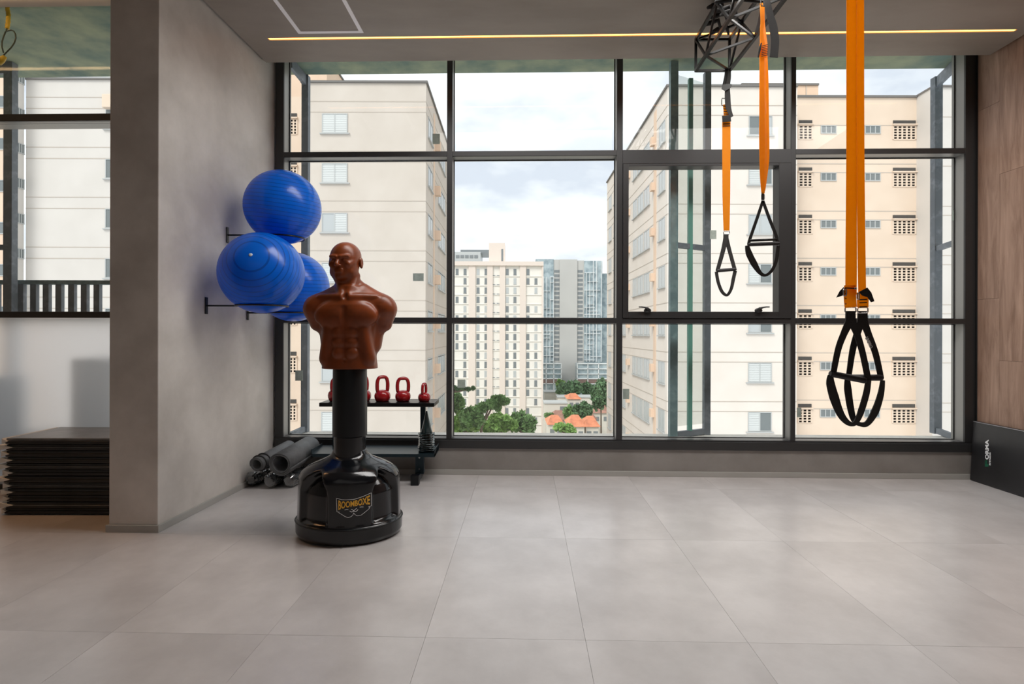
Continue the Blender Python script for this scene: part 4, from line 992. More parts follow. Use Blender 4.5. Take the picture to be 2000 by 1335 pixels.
# printed badge: outline, lettering and glove-like swash, wrapped on the front buttress
def on_base(x, z, off=.0015):
    """x across (m) around the front, z height -> point on the base surface, nudged outwards"""
    th = -PI/2 + x/.29; r_ = R_out(z)*(1-.012*math.exp(-((abs(math.degrees(x/.29)-14)-10)/6)**2)) + off
    return Vector((DC.x+r_*math.cos(th), YD+r_*math.sin(th)*YS, z))
def text_mesh(body, size=1.0, bold=.0):
    cu = bpy.data.curves.new('lettering', 'FONT'); cu.body = body; cu.size = size; cu.offset = bold; cu.resolution_u = 3; cu.fill_mode = 'BOTH' if False else 'FRONT'
    ob = bpy.data.objects.new('lettering_tmp', cu); COL.objects.link(ob); dg = bpy.context.evaluated_depsgraph_get(); dg.update()
    me_ = bpy.data.meshes.new_from_object(ob.evaluated_get(dg)); bpy.data.objects.remove(ob); bpy.data.curves.remove(cu); return me_
def warp_text(body, fn, m, par, name='lettering', bold=.02, sub=True):
    me_ = text_mesh(body, 1.0, bold); bmx = bmesh.new(); bmx.from_mesh(me_); bpy.data.meshes.remove(me_)
    bmesh.ops.triangulate(bmx, faces=bmx.faces[:])
    xs = [v.co.x for v in bmx.verts]; ys = [v.co.y for v in bmx.verts]; x0, x1, y0, y1 = min(xs), max(xs), min(ys), max(ys)
    if sub: bmesh.ops.subdivide_edges(bmx, edges=[e_ for e_ in bmx.edges if e_.calc_length() > .25], cuts=2)
    off = OFF[par.name]
    for v in bmx.verts: v.co = fn((v.co.x-x0)/(x1-x0), (v.co.y-y0)/(y1-y0)) - off
    me2 = bpy.data.meshes.new(name); bmx.to_mesh(me2); bmx.free(); return mkobj(name, me2, m, par, off=off)
# badge box in metres around the front: px 657..721 -> x, z from y
def bx(px): 
    c = at_y(px, 985, YD-.235); return math.asin(max(-1, min(1, (c.x-DC.x)/.29)))*.29
def bzz(py): return at_y(690, py, YD-.235).z
T = lambda u: (656.5+u*.0599, 0)
def bp(u, v):  # crop pixel (0..1669 x 0..1335 over 640..740 x 950..1030)
    px, py = 640+u*100/1669., 950+v*80/1335.; return bx(px), bzz(py)
top_c = [(270, 390), (450, 440), (640, 445), (850, 440), (980, 415), (1130, 370), (1350, 290)]
bot_c = [(290, 830), (400, 800), (560, 745), (800, 715), (1050, 700), (1200, 690), (1350, 715)]
ip = lambda c, u: float(np.interp(u, [a for a, _ in c], [b for _, b in c]))
def letter(sx, sy):
    u = 335+sx*(1310-335); vt = ip(top_c, u)+45; vb = ip(bot_c, u)-38; x, z = bp(u, vb+(vt-vb)*sy); return on_base(x, z, .002)
lbl = thing('badge', None, None, DC); lbl.parent = base; lbl.location = (0, 0, 0)
warp_text('BOOMBOXE', letter, M['yellow_ink'], lbl, bold=.03)
def ink_line(pts, w, m, name='outline'):
    pp_ = []
    for (a, b) in zip(pts, pts[1:]):
        for k in range(5): pp_.append((a[0]+(b[0]-a[0])*k/5, a[1]+(b[1]-a[1])*k/5))
    pp_.append(pts[-1]); P3 = [on_base(*bp(*p_), .0015) for p_ in pp_]
    q = MB(); vs_ = []
    for i, P in enumerate(P3):
        t_ = (P3[min(i+1, len(P3)-1)]-P3[max(i-1, 0)]).normalized(); nn = Vector((P.x-DC.x, (P.y-YD)/YS**2, 0)).normalized(); s_ = t_.cross(nn)
        vs_.append((P+s_*w/2, P-s_*w/2, nn))
    for i in range(len(vs_)-1): q._add([vs_[i][0], vs_[i][1], vs_[i+1][1], vs_[i+1][0]], [(0, 1, 2, 3)])
    q.build(name, m, lbl)
ink_line(top_c + [(1355, 715)], .0022, M['white_ink']); ink_line([(270, 390), (290, 830), (380, 845)], .0022, M['white_ink'])
ink_line([(345, 860), (450, 920), (550, 985), (650, 1025), (740, 1000), (800, 950), (825, 880), (860, 940), (930, 990), (1050, 985), (1150, 910), (1250, 830), (1310, 770), (1265, 740), (1355, 715)], .0022, M['white_ink'])
ink_line([(700, 810), (760, 850), (820, 830), (900, 845), (960, 790)], .0030, M['white_ink']); ink_line([(740, 760), (790, 780), (820, 815), (860, 785), (920, 740)], .0030, M['white_ink'])
ink_line([(540, 775), (600, 760), (660, 765)], .0030, M['white_ink']); ink_line([(1010, 720), (1060, 715), (1120, 722)], .0030, M['white_ink'])

# ------------------------------------------------------------------ steel rack with kettlebells and cones
YF_, YB_ = 4.05, 4.30
rk = thing('dumbbell_rack', 'black steel two-shelf rack in front of the left window bay', 'rack', at_y(740, 940, YF_))
xl_, xr_ = at_y(623, 790, YF_).x, at_y(848, 790, YF_).x; zt_ = at_y(740, 786.5, YF_).z
M['rackblue'] = mat('dark_petrol_steel', (.018, .035, .045), .3, metal=.4)
MB().box((xl_, YF_, zt_-.030), (xr_, YB_, zt_)).build('top_shelf', M['steel_blk'], rk, bevel=.003)
MB().box((xl_, YB_, zt_-.03), (xr_, YB_+.012, zt_-.001)).build('back_lip', M['steel_blk'], rk)
xl2, xr2 = at_y(608, 885, YF_).x, at_y(849, 885, YF_).x; zl_ = at_y(740, 885, YF_).z
sh = MB().prism([(YF_, zl_-.028), (YB_-.02, zl_-.0), (YB_-.02, zl_+.014), (YF_, zl_-.004)], 0, 1, Matrix(((0, 0, xr2-xl2, xl2), (1, 0, 0, 0), (0, 1, 0, 0), (0, 0, 0, 1)))).build('lower_shelf', M['rackblue'], rk)
for x_ in (xl2, xr2-.004): MB().box((x_, YF_, zl_-.028), (x_+.004, YB_-.02, zl_+.03)).build('end_plate', M['rackblue'], rk)
for px_ in (816, 640):
    xx = at_y(px_, 900, YF_+.08).x
    MB().box((xx-.022, YF_+.09, .05), (xx+.045, YF_+.15, zl_-.01)).build('lower_post', M['rackblue'], rk, bevel=.003)
    MB().box((xx+.0, YF_+.185, zl_+.012), (xx+.04, YF_+.225, zt_-.03)).build('upright', M['rackblue'], rk, bevel=.003)
    MB().box((xx-.022, YF_-.05, .012), (xx+.022, YB_, .058)).build('foot', M['rackblue'], rk, bevel=.003)
    MB().box((xx-.03, YF_-.055, 0), (xx+.03, YF_-.0, .075)).build('foot_cap', M['plastic2'], rk, bevel=.004)
    for zz in (zl_-.05, .09): MB().tube([(xx+.01, YF_+.087, zz), (xx+.01, YF_+.092, zz)], .007, 8).build('bolt', M['ring'], rk)
def kettlebell(px, hpx, wpx, yaw, label, squash=1.0):
    Yk = YF_+.11; s_ = Yk/F; c = at_y(px, 760, Yk); h = hpx*s_; w_ = wpx*s_; r_ = w_/2
    o = thing('kettlebell', label, 'kettlebell', (c.x, Yk, zt_), 'red kettlebells on the rack')
    R_ = Matrix.Translation((c.x, Yk, zt_)) @ Matrix.Rotation(math.radians(yaw), 4, 'Z')
    prof = [(0.0, 0.0), (r_*.74, 0), (r_*.86, r_*.10), (r_*.98, r_*.45), (r_, r_*.70), (r_*.94, r_*.98), (r_*.76, r_*1.22), (r_*.45, r_*1.40), (0.0, r_*1.46)]
    q = MB(); q.lathe(prof, 28, (c.x, Yk, zt_)); q.build('body', M['red'], o, smooth=True, angle=50)
    hw = r_*.70; zt2 = h; zb3 = r_*1.15
    pts = [(-hw*.95, 0, zb3-.005), (-hw*1.05, 0, zb3+(zt2-zb3)*.35), (-hw*1.02, 0, zb3+(zt2-zb3)*.65), (-hw*.75, 0, zb3+(zt2-zb3)*.88), (-hw*.35, 0, zt2-r_*.17), (hw*.35, 0, zt2-r_*.17), (hw*.75, 0, zb3+(zt2-zb3)*.88), (hw*1.02, 0, zb3+(zt2-zb3)*.65), (hw*1.05, 0, zb3+(zt2-zb3)*.35), (hw*.95, 0, zb3-.005)]
    q = MB(); q.tube([R_ @ Vector(p_) for p_ in pts], r_*.25, 12); hh = q.build('handle', M['red'], o, smooth=True)
    md = hh.modifiers.new('sub', 'SUBSURF'); md.levels = 1; md.render_levels = 1
kettlebell(658, 46, 34, 62, 'red kettlebell at the left end of the top shelf, half hidden by the post')
kettlebell(708, 50, 33, 60, 'red kettlebell peeking out just right of the black dummy post')
kettlebell(747, 50, 31, 40, 'tallest fully visible red kettlebell, the second one right of the post')
kettlebell(787, 47, 30, 22, 'red kettlebell with its handle open to view, third right of the post')
kettlebell(828.5, 36, 24, 76, 'smallest red kettlebell at the right end of the top shelf')
M['cone'] = mat('dark_green_cone', (.012, .028, .03), .25, spec=.6, coat=.3)
cc_ = at_y(833, 880, YF_+.08); zc0 = zl_+.012
for k in range(8):
    z0_ = zc0 + k*.0185; w_ = .062; wob = random.uniform(-.12, .12)
    o = thing('training_cone', ['lowest', 'second lowest', 'third lowest', 'fourth lowest', 'fourth highest', 'third highest', 'second highest', 'topmost'][k] + ' dark cone in the nested stack on the lower shelf', 'cone', (cc_.x, YF_+.08, z0_), 'stack of cones on the lower shelf')
    q = MB(); n_ = 24; P0 = []
    rot = Matrix.Rotation(random.uniform(0, PI), 4, 'Z')
    prof = [(.0415, .002), (.043, .006), (.009 if k < 7 else .006, .168), (.004, .171)]
    if k < 7: prof = [(.043, .001), (.0425, .005), (.0375, .026)]
    q.lathe(prof, n_, (cc_.x, YF_+.08, z0_)); q.build('cone_body', M['cone'], o, smooth=True, angle=50)
    q = MB(); rw = [[], []]
    for j in range(32):
        t_ = 2*PI*j/32; sq_ = min(1/max(abs(math.cos(t_+wob)), 1e-3), 1/max(abs(math.sin(t_+wob)), 1e-3), 1.22)
        zz = .004*math.sin(4*t_+k)
        rw[0].append((cc_.x+.041*math.cos(t_), YF_+.08+.041*math.sin(t_), z0_+.0)); rw[1].append((cc_.x+w_*sq_*math.cos(t_), YF_+.08+w_*sq_*math.sin(t_)*.9, z0_+zz))
    vv = rw[0]+rw[1]; q._add(vv, [(j, (j+1) % 32, 32+(j+1) % 32, 32+j) for j in range(32)])
    oo = q.build('cone_foot', M['cone'], o, smooth=True); md = oo.modifiers.new('thick', 'SOLIDIFY'); md.thickness = .003
# ------------------------------------------------------------------ ceiling truss
ev = (WI @ at_y(1358, 140, 3.72)).y
tl_ = WI @ at_y(1359, 78, 3.72); br_ = WI @ at_y(1424, 138.5, 3.72)
tx0, tx1, tz1, tz0 = tl_.x, br_.x, tl_.z, br_.z
tr = thing('lattice_truss', 'black steel lattice truss fixed under the ceiling, carrying the suspension straps', 'truss', W((tx0+tx1)/2, ev, tz0))
Lt = 4.6
def seg(a, b, w, name, mt='steel_blk'): MB().bar(W(*a), W(*b), w).build(name, M[mt], tr)
M['trusspaint'] = mat('worn_black_steel', (.022, .019, .018), .3, metal=.6)
for x_ in (tx0, tx1):
    for z_ in (tz0, tz1): seg((x_, ev, z_), (x_, ev-Lt, z_), .019, 'chord', 'trusspaint')
for a, b in (((tx0, tz0), (tx1, tz0)), ((tx0, tz1), (tx1, tz1)), ((tx0, tz0), (tx0, tz1)), ((tx1, tz0), (tx1, tz1))):
    seg((a[0], ev, a[1]), (b[0], ev, b[1]), .015, 'end_bar')
hp = .205; n_ = int(Lt/hp)
for k in range(n_):
    v0_, v1_ = ev-hp*k, ev-hp*(k+1)
    A0, B0 = (tx1, tx0) if k % 2 == 0 else (tx0, tx1)
    seg((A0, v0_, tz0), (B0, v1_, tz0), .0125, 'brace')
    if k < 16: seg((B0, v0_, tz1), (A0, v1_, tz1), .0125, 'brace')
    za_, zb_ = (tz1, tz0) if k % 2 == 0 else (tz0, tz1)
    seg((tx0, v0_, za_), (tx0, v1_, zb_), .0125, 'brace'); seg((tx1, v0_, zb_), (tx1, v1_, za_), .0125, 'brace')
for vv in (ev-.50, ev-2.4, ev-4.2):
    MB().box((tx0-.05, vv-.07, tz1+.010), (tx1+.05, vv+.07, tz1+.022), WM).build('clamp_plate', M['steel_blk'], tr)
    for x_ in (tx0+.03, tx1-.03): MB().tube([W(x_, vv, tz1+.02), W(x_, vv, H_C)], .012, 10).build('hanger_rod', M['steel_blk'], tr, smooth=True, angle=40)
    MB().tube([W(tx0-.03, vv+.04, tz1-.02), W((tx0+tx1)/2, vv+.05, tz1+.0), W(tx1+.03, vv+.03, tz1-.03)], .012, 8).build('clamp_bar', M['steel_blk'], tr, smooth=True)
# dark clamps and coiled webbing bunched on the truss near its end
q = MB()
for (a, b, c_) in ((1398, 12, 3.40), (1412, 20, 3.35), (1405, 32, 3.45), (1424, 26, 3.3), (1392, 46, 3.55), (1408, 58, 3.58)):
    p_ = at_y(a, b, c_); q.tube([p_+Vector((-.05, .0, -.01)), p_+Vector((-.01, .03, .02)), p_+Vector((.03, -.02, .01)), p_+Vector((.06, .02, -.02))], [.010, .016, .014, .008], 8)
q.build('webbing_bundle', M['web_blk'], tr, smooth=True)
# ------------------------------------------------------------------ suspension straps
XA = Vector((1, 0, 0))
def sp(pts, Y, w, mt, par, name, th=.003, yaw=0, n=6):
    """strap through pixel points at depth Y (or per-point depth); widths in pixels; smoothed"""
    P, Ws = [], []
    for i, p_ in enumerate(pts):
        yy = p_[3] if len(p_) > 3 else Y; P.append(at_y(p_[0], p_[1], yy)); Ws.append((p_[2] if len(p_) > 2 else w)/F*yy)
    P2, W2 = [], []
    for i in range(len(P)-1):
        p0, p1, p2, p3 = P[max(i-1, 0)], P[i], P[i+1], P[min(i+2, len(P)-1)]
        for k in range(n):
            t_ = k/n; P2.append(.5*((2*p1)+(p2-p0)*t_+(2*p0-5*p1+4*p2-p3)*t_**2+(3*p1-p0-3*p2+p3)*t_**3)); W2.append(Ws[i]+(Ws[i+1]-Ws[i])*t_)
    P2.append(P[-1]); W2.append(Ws[-1])
    # flat side towards the room: width axis lies in the X-Z plane, square to the strap
    wd = []
    for i in range(len(P2)):
        t_ = (P2[min(i+1, len(P2)-1)]-P2[max(i-1, 0)]).normalized(); a = Vector((-t_.z, 0, t_.x)) if abs(t_.z)+abs(t_.x) > .01 else XA
        if wd and a.dot(wd[-1]) < 0: a = -a
        a = Matrix.Rotation(math.radians(yaw), 3, t_) @ a; wd.append(a)
    return MB().strap(P2, wd, W2, th).build(name, M[mt], par)
def ring(px, py, Y, wpx, hpx, par, r=.0025, mt='ring'):
    c = at_y(px, py, Y); w_, h_ = wpx/F*Y/2, hpx/F*Y/2
    MB().tube([c+Vector((w_*sx, 0, h_*sz)) for sx, sz in ((-1, -.6), (-.8, -1), (.8, -1), (1, -.6), (1, .6), (.8, 1), (-.8, 1), (-1, .6))], r, 8, closed=True).build('steel_ring', M[mt], par, smooth=True)
def grip(a, b, Y, rpx, par, Yb=None):
    p, q_ = at_y(a[0], a[1], Y), at_y(b[0], b[1], Yb or Y); r = rpx/F*Y; d = (q_-p).normalized()
    MB().tube([p, p+d*.004, p+d*.006, q_-d*.006, q_-d*.004, q_], [r*.8, r*.85, r, r, r*.85, r*.8], 18).build('grip', M['foam'], par, smooth=True, angle=40)
# right-hand pair
Y = 1.98
s1 = thing('suspension_trainer', 'nearest orange double suspension strap with two black handles hanging at the right', 'suspension strap', at_y(1671, 60, Y), 'orange suspension trainers')
anc = W((tx0+tx1)/2, 0, tz0)
top_u = (WI @ at_y(1671, 0, Y)); ztop = tz0-.01
pz = int(HZ-(ztop-CH)/Y*F)
sp([(1663, pz, 18), (1663, 0, 18), (1663, 290, 18), (1662.5, 480, 20), (1662, 575, 20)], Y, 20, 'web_org', s1, 'orange_strap', yaw=9)
sp([(1680, pz, 18), (1680, 0, 18), (1680.5, 290, 18.5), (1682.5, 480, 18.5), (1684, 575, 18)], Y+.012, 18, 'web_org', s1, 'orange_strap', yaw=-16)
sp([(1660, 557, 20.5), (1660, 580, 22.5), (1661.5, 600, 22)], Y-.012, 22, 'web_org', s1, 'folded_strap', th=.006)
sp([(1686, 572, 19), (1685, 585, 21.5), (1685, 600, 20.5)], Y-.004, 21, 'web_org', s1, 'folded_strap', th=.006)
for yy in (562, 573, 583, 593): sp([(1650.5, yy), (1653, yy+.2)], Y-.017, 1.5, 'web_blk', s1, 'stitching', n=1)
for yy in (585, 591, 599): sp([(1679, yy), (1693, yy-.6)], Y-.009, 2, 'web_blk', s1, 'stitching', n=1)
sp([(1650, 562), (1671, 563)], Y-.018, 2, 'web_blk', s1, 'stitching', n=1)
q = MB(); q.prism([(0, 0), (.022, .012), (.034, .004), (.03, -.012), (.006, -.018)], -.004, .004)
def blob(pts, Y_, th, par, name, mt):
    a = [at_y(x, y, Y_-th/2) for x, y in pts]; b = [at_y(x, y, Y_+th/2) for x, y in pts]; n = len(pts)
    return MB()._add(a+b, [tuple(range(n)), tuple(range(n, 2*n))[::-1]]+[(i, (i+1) % n, n+(i+1) % n, n+i) for i in range(n)]).build(name, M[mt], par, bevel=.001)
q.b.free()
blob([(1633, 581), (1640, 568), (1648, 560), (1650, 570), (1646, 577)], Y-.01, .012, s1, 'tail_loop', 'web_blk')
blob([(1677, 570), (1694, 561), (1702, 571), (1708, 588), (1701, 590), (1694, 580), (1684, 577)], Y-.018, .010, s1, 'tail_loop', 'web_blk')
ring(1650, 571, Y-.02, 6, 12, s1); ring(1671, 563, Y-.02, 3, 3, s1, .0015); ring(1676, 578, Y-.01, 4, 12, s1)
ring(1661, 605, Y, 21, 11, s1); ring(1685, 605.5, Y+.01, 20, 11, s1)
for (cx_, dy, L_, R_, sl, sr, lp, nm) in (
    (1661, -.014, [(1658, 630, 16), (1648, 652, 13), (1637, 682, 12), (1627, 732, 11)], [(1665, 630, 16), (1674, 652, 13), (1685, 690, 12), (1696, 743, 12)], (1621, 729), (1691, 743),
     [(1622, 732, 9), (1622, 748, 15), (1629, 775, 17), (1640, 805, 14), (1652, 822, 11), (1664, 828, 8), (1673, 822, 11), (1682, 802, 14), (1692, 768, 14), (1696, 742, 12)], 'a'),
    (1684.5, .016, [(1681, 630, 15), (1673, 655, 13), (1665, 685, 12), (1657, 739, 10)], [(1688, 630, 15), (1696, 652, 13), (1710, 690, 12), (1721, 739, 11)], (1655, 737), (1723, 737),
     [(1655, 740, 9), (1656, 760, 13), (1661, 795, 12), (1668, 820, 10), (1680, 828, 8), (1694, 826, 12), (1709, 803, 17), (1720, 770, 14), (1724, 742, 9)], 'b')):
    yy = Y+dy
    sp([(cx_, 607, 18), (cx_, 620, 19), (cx_, 632, 18)], yy, 18, 'web_blk', s1, 'webbing', th=.006)
    sp([(cx_, 618, 18)] + L_, yy-.003, 12, 'web_blk', s1, 'webbing'); sp([(cx_, 618, 18)] + R_, yy+.003, 12, 'web_blk', s1, 'webbing')
    grip(sl, sr, yy, 6.2, s1); sp(lp, yy, 12, 'web_blk', s1, 'foot_cradle', th=.004, yaw=12)
me_o = lambda a, b: at_y(1694.5+(1707-1694.5)*a+ (b-.5)*6.2, 658+(679-658)*a-(b-.5)*3.4, Y+.008)
off0 = OFF[s1.name]
def strapfn(sx, sy): return at_y(1692+sx*11.0+(sy-.5)*6, 658+sx*22.5-(sy-.5)*3.0+0, Y+.0045)
warp_text('UNIPRO.', lambda sx, sy: strapfn(sx, sy), M['white_ink'], s1, bold=.07, sub=False)
# middle trainer
Y = 2.95
s2 = thing('suspension_trainer', 'middle suspension strap, long orange bunch with a triangular black handle before the opening sash', 'suspension strap', at_y(1489, 12, Y), 'orange suspension trainers')
sp([(1487, 6, 5), (1488, 18, 7), (1489, 40, 7), (1487.5, 62, 6), (1489, 84, 9), (1491, 100, 14), (1490, 112, 14)], Y, 8, 'web_org', s2, 'orange_strap')
sp([(1491.5, 14, 4), (1491, 40, 6), (1493, 64, 7), (1495, 88, 10), (1494, 110, 9), (1492.8, 150, 7), (1492.6, 220, 8), (1494, 290, 10), (1494, 340, 8), (1491, 378, 5)], Y+.012, 8, 'web_org', s2, 'orange_strap', yaw=-20)
sp([(1487, 86, 7), (1488.5, 112, 7.5), (1488.3, 150, 7.5), (1488.5, 220, 9), (1488.5, 290, 10), (1488.5, 340, 8), (1490, 378, 5)], Y-.006, 8, 'web_org', s2, 'orange_strap', yaw=18)
sp([(1484.5, 110, 1.6), (1484.2, 150, 1.6), (1484, 220, 1.8), (1484.3, 290, 2.5), (1488, 374, 2)], Y+.02, 2, 'web_org', s2, 'orange_strap', yaw=40)
sp([(1495, 92, 5), (1498, 150, 5), (1499, 220, 5), (1499.5, 290, 6), (1498.5, 320, 6), (1493, 372, 3)], Y+.03, 5, 'web_org', s2, 'orange_strap', yaw=30)
for i in range(7): sp([(1487.5, 90+3.3*i), (1500, 87+3.3*i)], Y-.016, 1, 'web_blk', s2, 'cord_wrap', n=1)
sp([(1481, 112, 3), (1484, 96, 4), (1487, 84, 2)], Y-.01, 3, 'web_blk', s2, 'buckle_tail'); sp([(1478, 64, 5), (1482, 45, 6), (1485, 25, 4), (1488, 6, 3)], Y+.01, 4, 'web_blk', s2, 'buckle_tail')
sp([(1497, -12, 8), (1499, 6, 12), (1504, 30, 14), (1510, 52, 16), (1513.5, 80, 16), (1511, 112, 16)], Y-.05, 14, 'web_blk', s2, 'webbing_tail', th=.004)
ring(1489, 5, Y, 6, 14, s2, .003, 'steel_blk'); ring(1490, 384, Y, 5, 12, s2, .003)
sp([(1490, 376, 5), (1489.5, 390, 5)], Y-.005, 5, 'web_blk', s2, 'webbing', n=2)
grip((1461, 477.5), (1521.5, 475), Y, 3.6, s2)
MB().tube([at_y(1464, 469.5, Y), at_y(1517, 467.5, Y)], .007, 10).build('cross_bar', M['steel_blk'], s2, smooth=True)
sp([(1490, 392, 5), (1479, 425, 5.5), (1464.5, 467, 5.5), (1462, 478, 5)], Y, 5, 'web_blk', s2, 'webbing', th=.006); sp([(1490, 392, 5), (1502, 425, 5.5), (1516, 461, 5.5), (1519, 478, 5)], Y, 5, 'web_blk', s2, 'webbing', th=.006)
sp([(1459, 479, 7), (1463, 495, 12), (1473, 515, 12), (1485, 533, 7), (1496, 537, 5), (1508, 527, 6), (1516, 508, 7), (1520, 480, 7)], Y, 8, 'web_blk', s2, 'foot_cradle', th=.004, yaw=10)
# left trainer
Y = 3.715
s3 = thing('suspension_trainer', 'shortest and farthest suspension strap, hanging from the end corner of the truss', 'suspension strap', at_y(1423, 138, Y), 'orange suspension trainers')
sp([(1419, 136, 6), (1418, 150, 7), (1414, 170, 8)], Y-.012, 7, 'web_blk', s3, 'webbing'); sp([(1424, 134, 6), (1424, 150, 7), (1421, 170, 9), (1421, 186, 11), (1422, 205, 11), (1425, 218, 9), (1430, 228, 5)], Y-.02, 7, 'web_blk', s3, 'webbing')
blob([(1409, 174), (1411, 165), (1424, 163), (1430, 165), (1428, 171), (1416, 178)], Y-.025, .02, s3, 'cam_buckle', 'steel_blk')
ring(1413.5, 199, Y, 8, 14, s3, .003, 'steel_blk')
sp([(1415, 204, 6), (1417, 215, 8), (1419, 228, 11)], Y-.006, 8, 'web_org', s3, 'orange_tab')
for i in range(4): sp([(1412.5+i*.5, 207+i*5), (1420+i, 208+i*5)], Y-.010, 1.2, 'web_blk', s3, 'stitching', n=1)
blob([(1410, 226), (1427, 224), (1428, 237), (1411, 239)], Y-.02, .018, s3, 'cam_buckle', 'steel_blk')
sp([(1418.7, 232, 16), (1418.7, 290, 16), (1418.6, 380, 15), (1419, 452, 11)], Y, 16, 'web_org', s3, 'orange_strap')
for yy in (242, 246): sp([(1412, yy), (1426, yy-.5)], Y-.004, 1.4, 'web_blk', s3, 'stitching', n=1)
ring(1419, 454, Y, 12, 6, s3, .003)
sp([(1418, 456, 10), (1417.5, 470, 10)], Y, 10, 'web_blk', s3, 'webbing', n=2)
sp([(1417.5, 464, 9), (1412, 490, 8), (1401, 529, 7)], Y-.004, 8, 'web_blk', s3, 'webbing', th=.006); sp([(1418, 464, 9), (1425, 490, 7), (1435.5, 528, 7)], Y+.004, 7, 'web_blk', s3, 'webbing', th=.006)
grip((1399.5, 528.5), (1436.5, 525.5), Y, 3.3, s3)
sp([(1399, 530, 6), (1402.5, 550, 6), (1410, 569, 6), (1420, 576, 5), (1428, 564, 6), (1432, 546, 7), (1436, 528, 7)], Y, 6, 'web_blk', s3, 'foot_cradle', th=.005, yaw=10)

# ------------------------------------------------------------------ stack of black mats behind the pier
yf, yb = 3.335, 3.74; xr_ = (W(Ci.x-PW, 0, 0)).x - .03; xl_ = at_y(11, 900, yf).x
nm = 12; th = .479/nm
names = ['lowest', 'second', 'third', 'fourth', 'fifth', 'sixth', 'seventh', 'eighth', 'ninth', 'tenth', 'eleventh', 'topmost']
M['matedge'] = mat('pale_mat_edge', (.85, .84, .80), .6)
for k in range(nm):
    z0 = .003 + k*th; dx = rng.uniform(-.012, .012); dy = rng.uniform(-.006, .006)
    o = thing('exercise_mat', (names[k] + ' black mat' + ('' if k in (0, nm-1) else ' from the floor') + ' in the stack left of the pier'), 'mat', ((xl_+xr_)/2, (yf+yb)/2, z0), 'black mats stacked left of the pier')
    q = MB(); q.box((xl_+dx, yf+dy, z0+.0015), (xr_-.012+dx, yb+dy, z0+th*.47)); q.build('lower_fold', M['rubber'], o, bevel=.006)
    q = MB(); q.box((xl_+dx+.004, yf+dy+.004, z0+th*.50), (xr_-.012+dx, yb+dy, z0+th-.0015)); q.build('upper_fold', M['rubber'] if k < nm-1 else M['rubber_sheen'], o, bevel=.006)
    q = MB(); q.tube([(xl_+dx+.01, yf+dy-.002, z0+th*.5), (xr_+dx-.02, yf+dy-.002, z0+th*.5)], .0028, 6); q.build('piping', M['rubber_sheen'] if k % 3 == 1 else M['rubber'], o, smooth=True)  # every third piping lightened as a painted edge highlight
    w_ = .012 + .022*abs(math.sin(k*1.7)); q = MB(); q.prism([(yf+dy+.01, z0+.004), (yf+dy+.01, z0+th-.004), (yb+dy-.02, z0+th-.004), (yb+dy-.02, z0+.004)], xl_+dx-.001, xl_+dx, Matrix(((0, 0, 1, 0), (1, 0, 0, 0), (0, 1, 0, 0), (0, 0, 0, 1))))
    zc = z0+th*.5; q._add([(xl_+dx-w_, yf+dy-.004, z0+.003), (xl_+dx+w_*1.6, yf+dy-.008, zc), (xl_+dx-w_, yf+dy-.004, z0+th-.003), (xl_+dx-w_, yb+dy, z0+.003), (xl_+dx+.0, yb+dy, zc), (xl_+dx-w_, yb+dy, z0+th-.003)], [(0, 1, 2), (5, 4, 3), (0, 3, 4, 1), (1, 4, 5, 2), (2, 5, 3, 0)])
    q.build('mat_end', M['matedge'], o)
# ------------------------------------------------------------------ rolled mats by the window corner
def spiral_roll(name, label, cat, c0, c1, R, turns, tth, mt, grp=None):
    o = thing(name, label, cat, ((c0+c1)/2), grp); d = (c1-c0).normalized(); x = d.cross(Vector((0, 0, 1))).normalized(); z = x.cross(d)
    q = MB(); n = int(turns*36); a_, b_ = [], []
    for i in range(n+1):
        t_ = i/n; r = R - tth*1.25*turns*(1-t_) - tth/2; ph = 2*PI*turns*t_ + 2.2
        rr_ = r*(1+.02*math.sin(3*ph)); p_ = x*math.cos(ph)*rr_ + z*math.sin(ph)*rr_*.96
        a_.append(c0+p_); b_.append(c1+p_)
    q._add(a_+b_, [(i, i+1, n+2+i, n+1+i) for i in range(n)])
    ob = q.build('rolled_sheet', M[mt], o, smooth=True, fix=False); md = ob.modifiers.new('thick', 'SOLIDIFY'); md.thickness = tth; md.offset = 0
    return o
def bands(o, c0, c1, R, ts):
    d = (c1-c0).normalized(); x = d.cross(Vector((0, 0, 1))).normalized(); z = x.cross(d)
    for t_ in ts:
        c = c0.lerp(c1, t_); q = MB()
        q.tube([c + (x*math.cos(2*PI*k/40)+z*math.sin(2*PI*k/40)*.97)*(R+.002) for k in range(40)], .005, 6, closed=True); q.build('strap_band', M['rollin'], o, smooth=True)
g0, g1 = at_y(547, 906, 3.86), at_y(606, 871, 4.27)
o = spiral_roll('rolled_mat', 'large charcoal rolled mat lying on top by the window corner, open end facing the room', 'mat', g0, g1, .093, 2.6, .009, 'roll', 'rolled mats in the corner')
h0, h1 = at_y(501, 907, 3.86), at_y(566, 872, 4.26)
o = spiral_roll('rolled_mat', 'thin dark rolled mat with two bands, on top next to the cement wall', 'mat', h0, h1, .057, 3.2, .005, 'roll', 'rolled mats in the corner'); bands(o, h0, h1, .057, (.08, .2))
k0, k1 = at_y(560, 915, 4.0), at_y(628, 884, 4.28)
M['film'] = glass_mat('clear_plastic_film', (.82, .86, .88), rough=.12, refl=5)
nrg = np.random.default_rng(9)
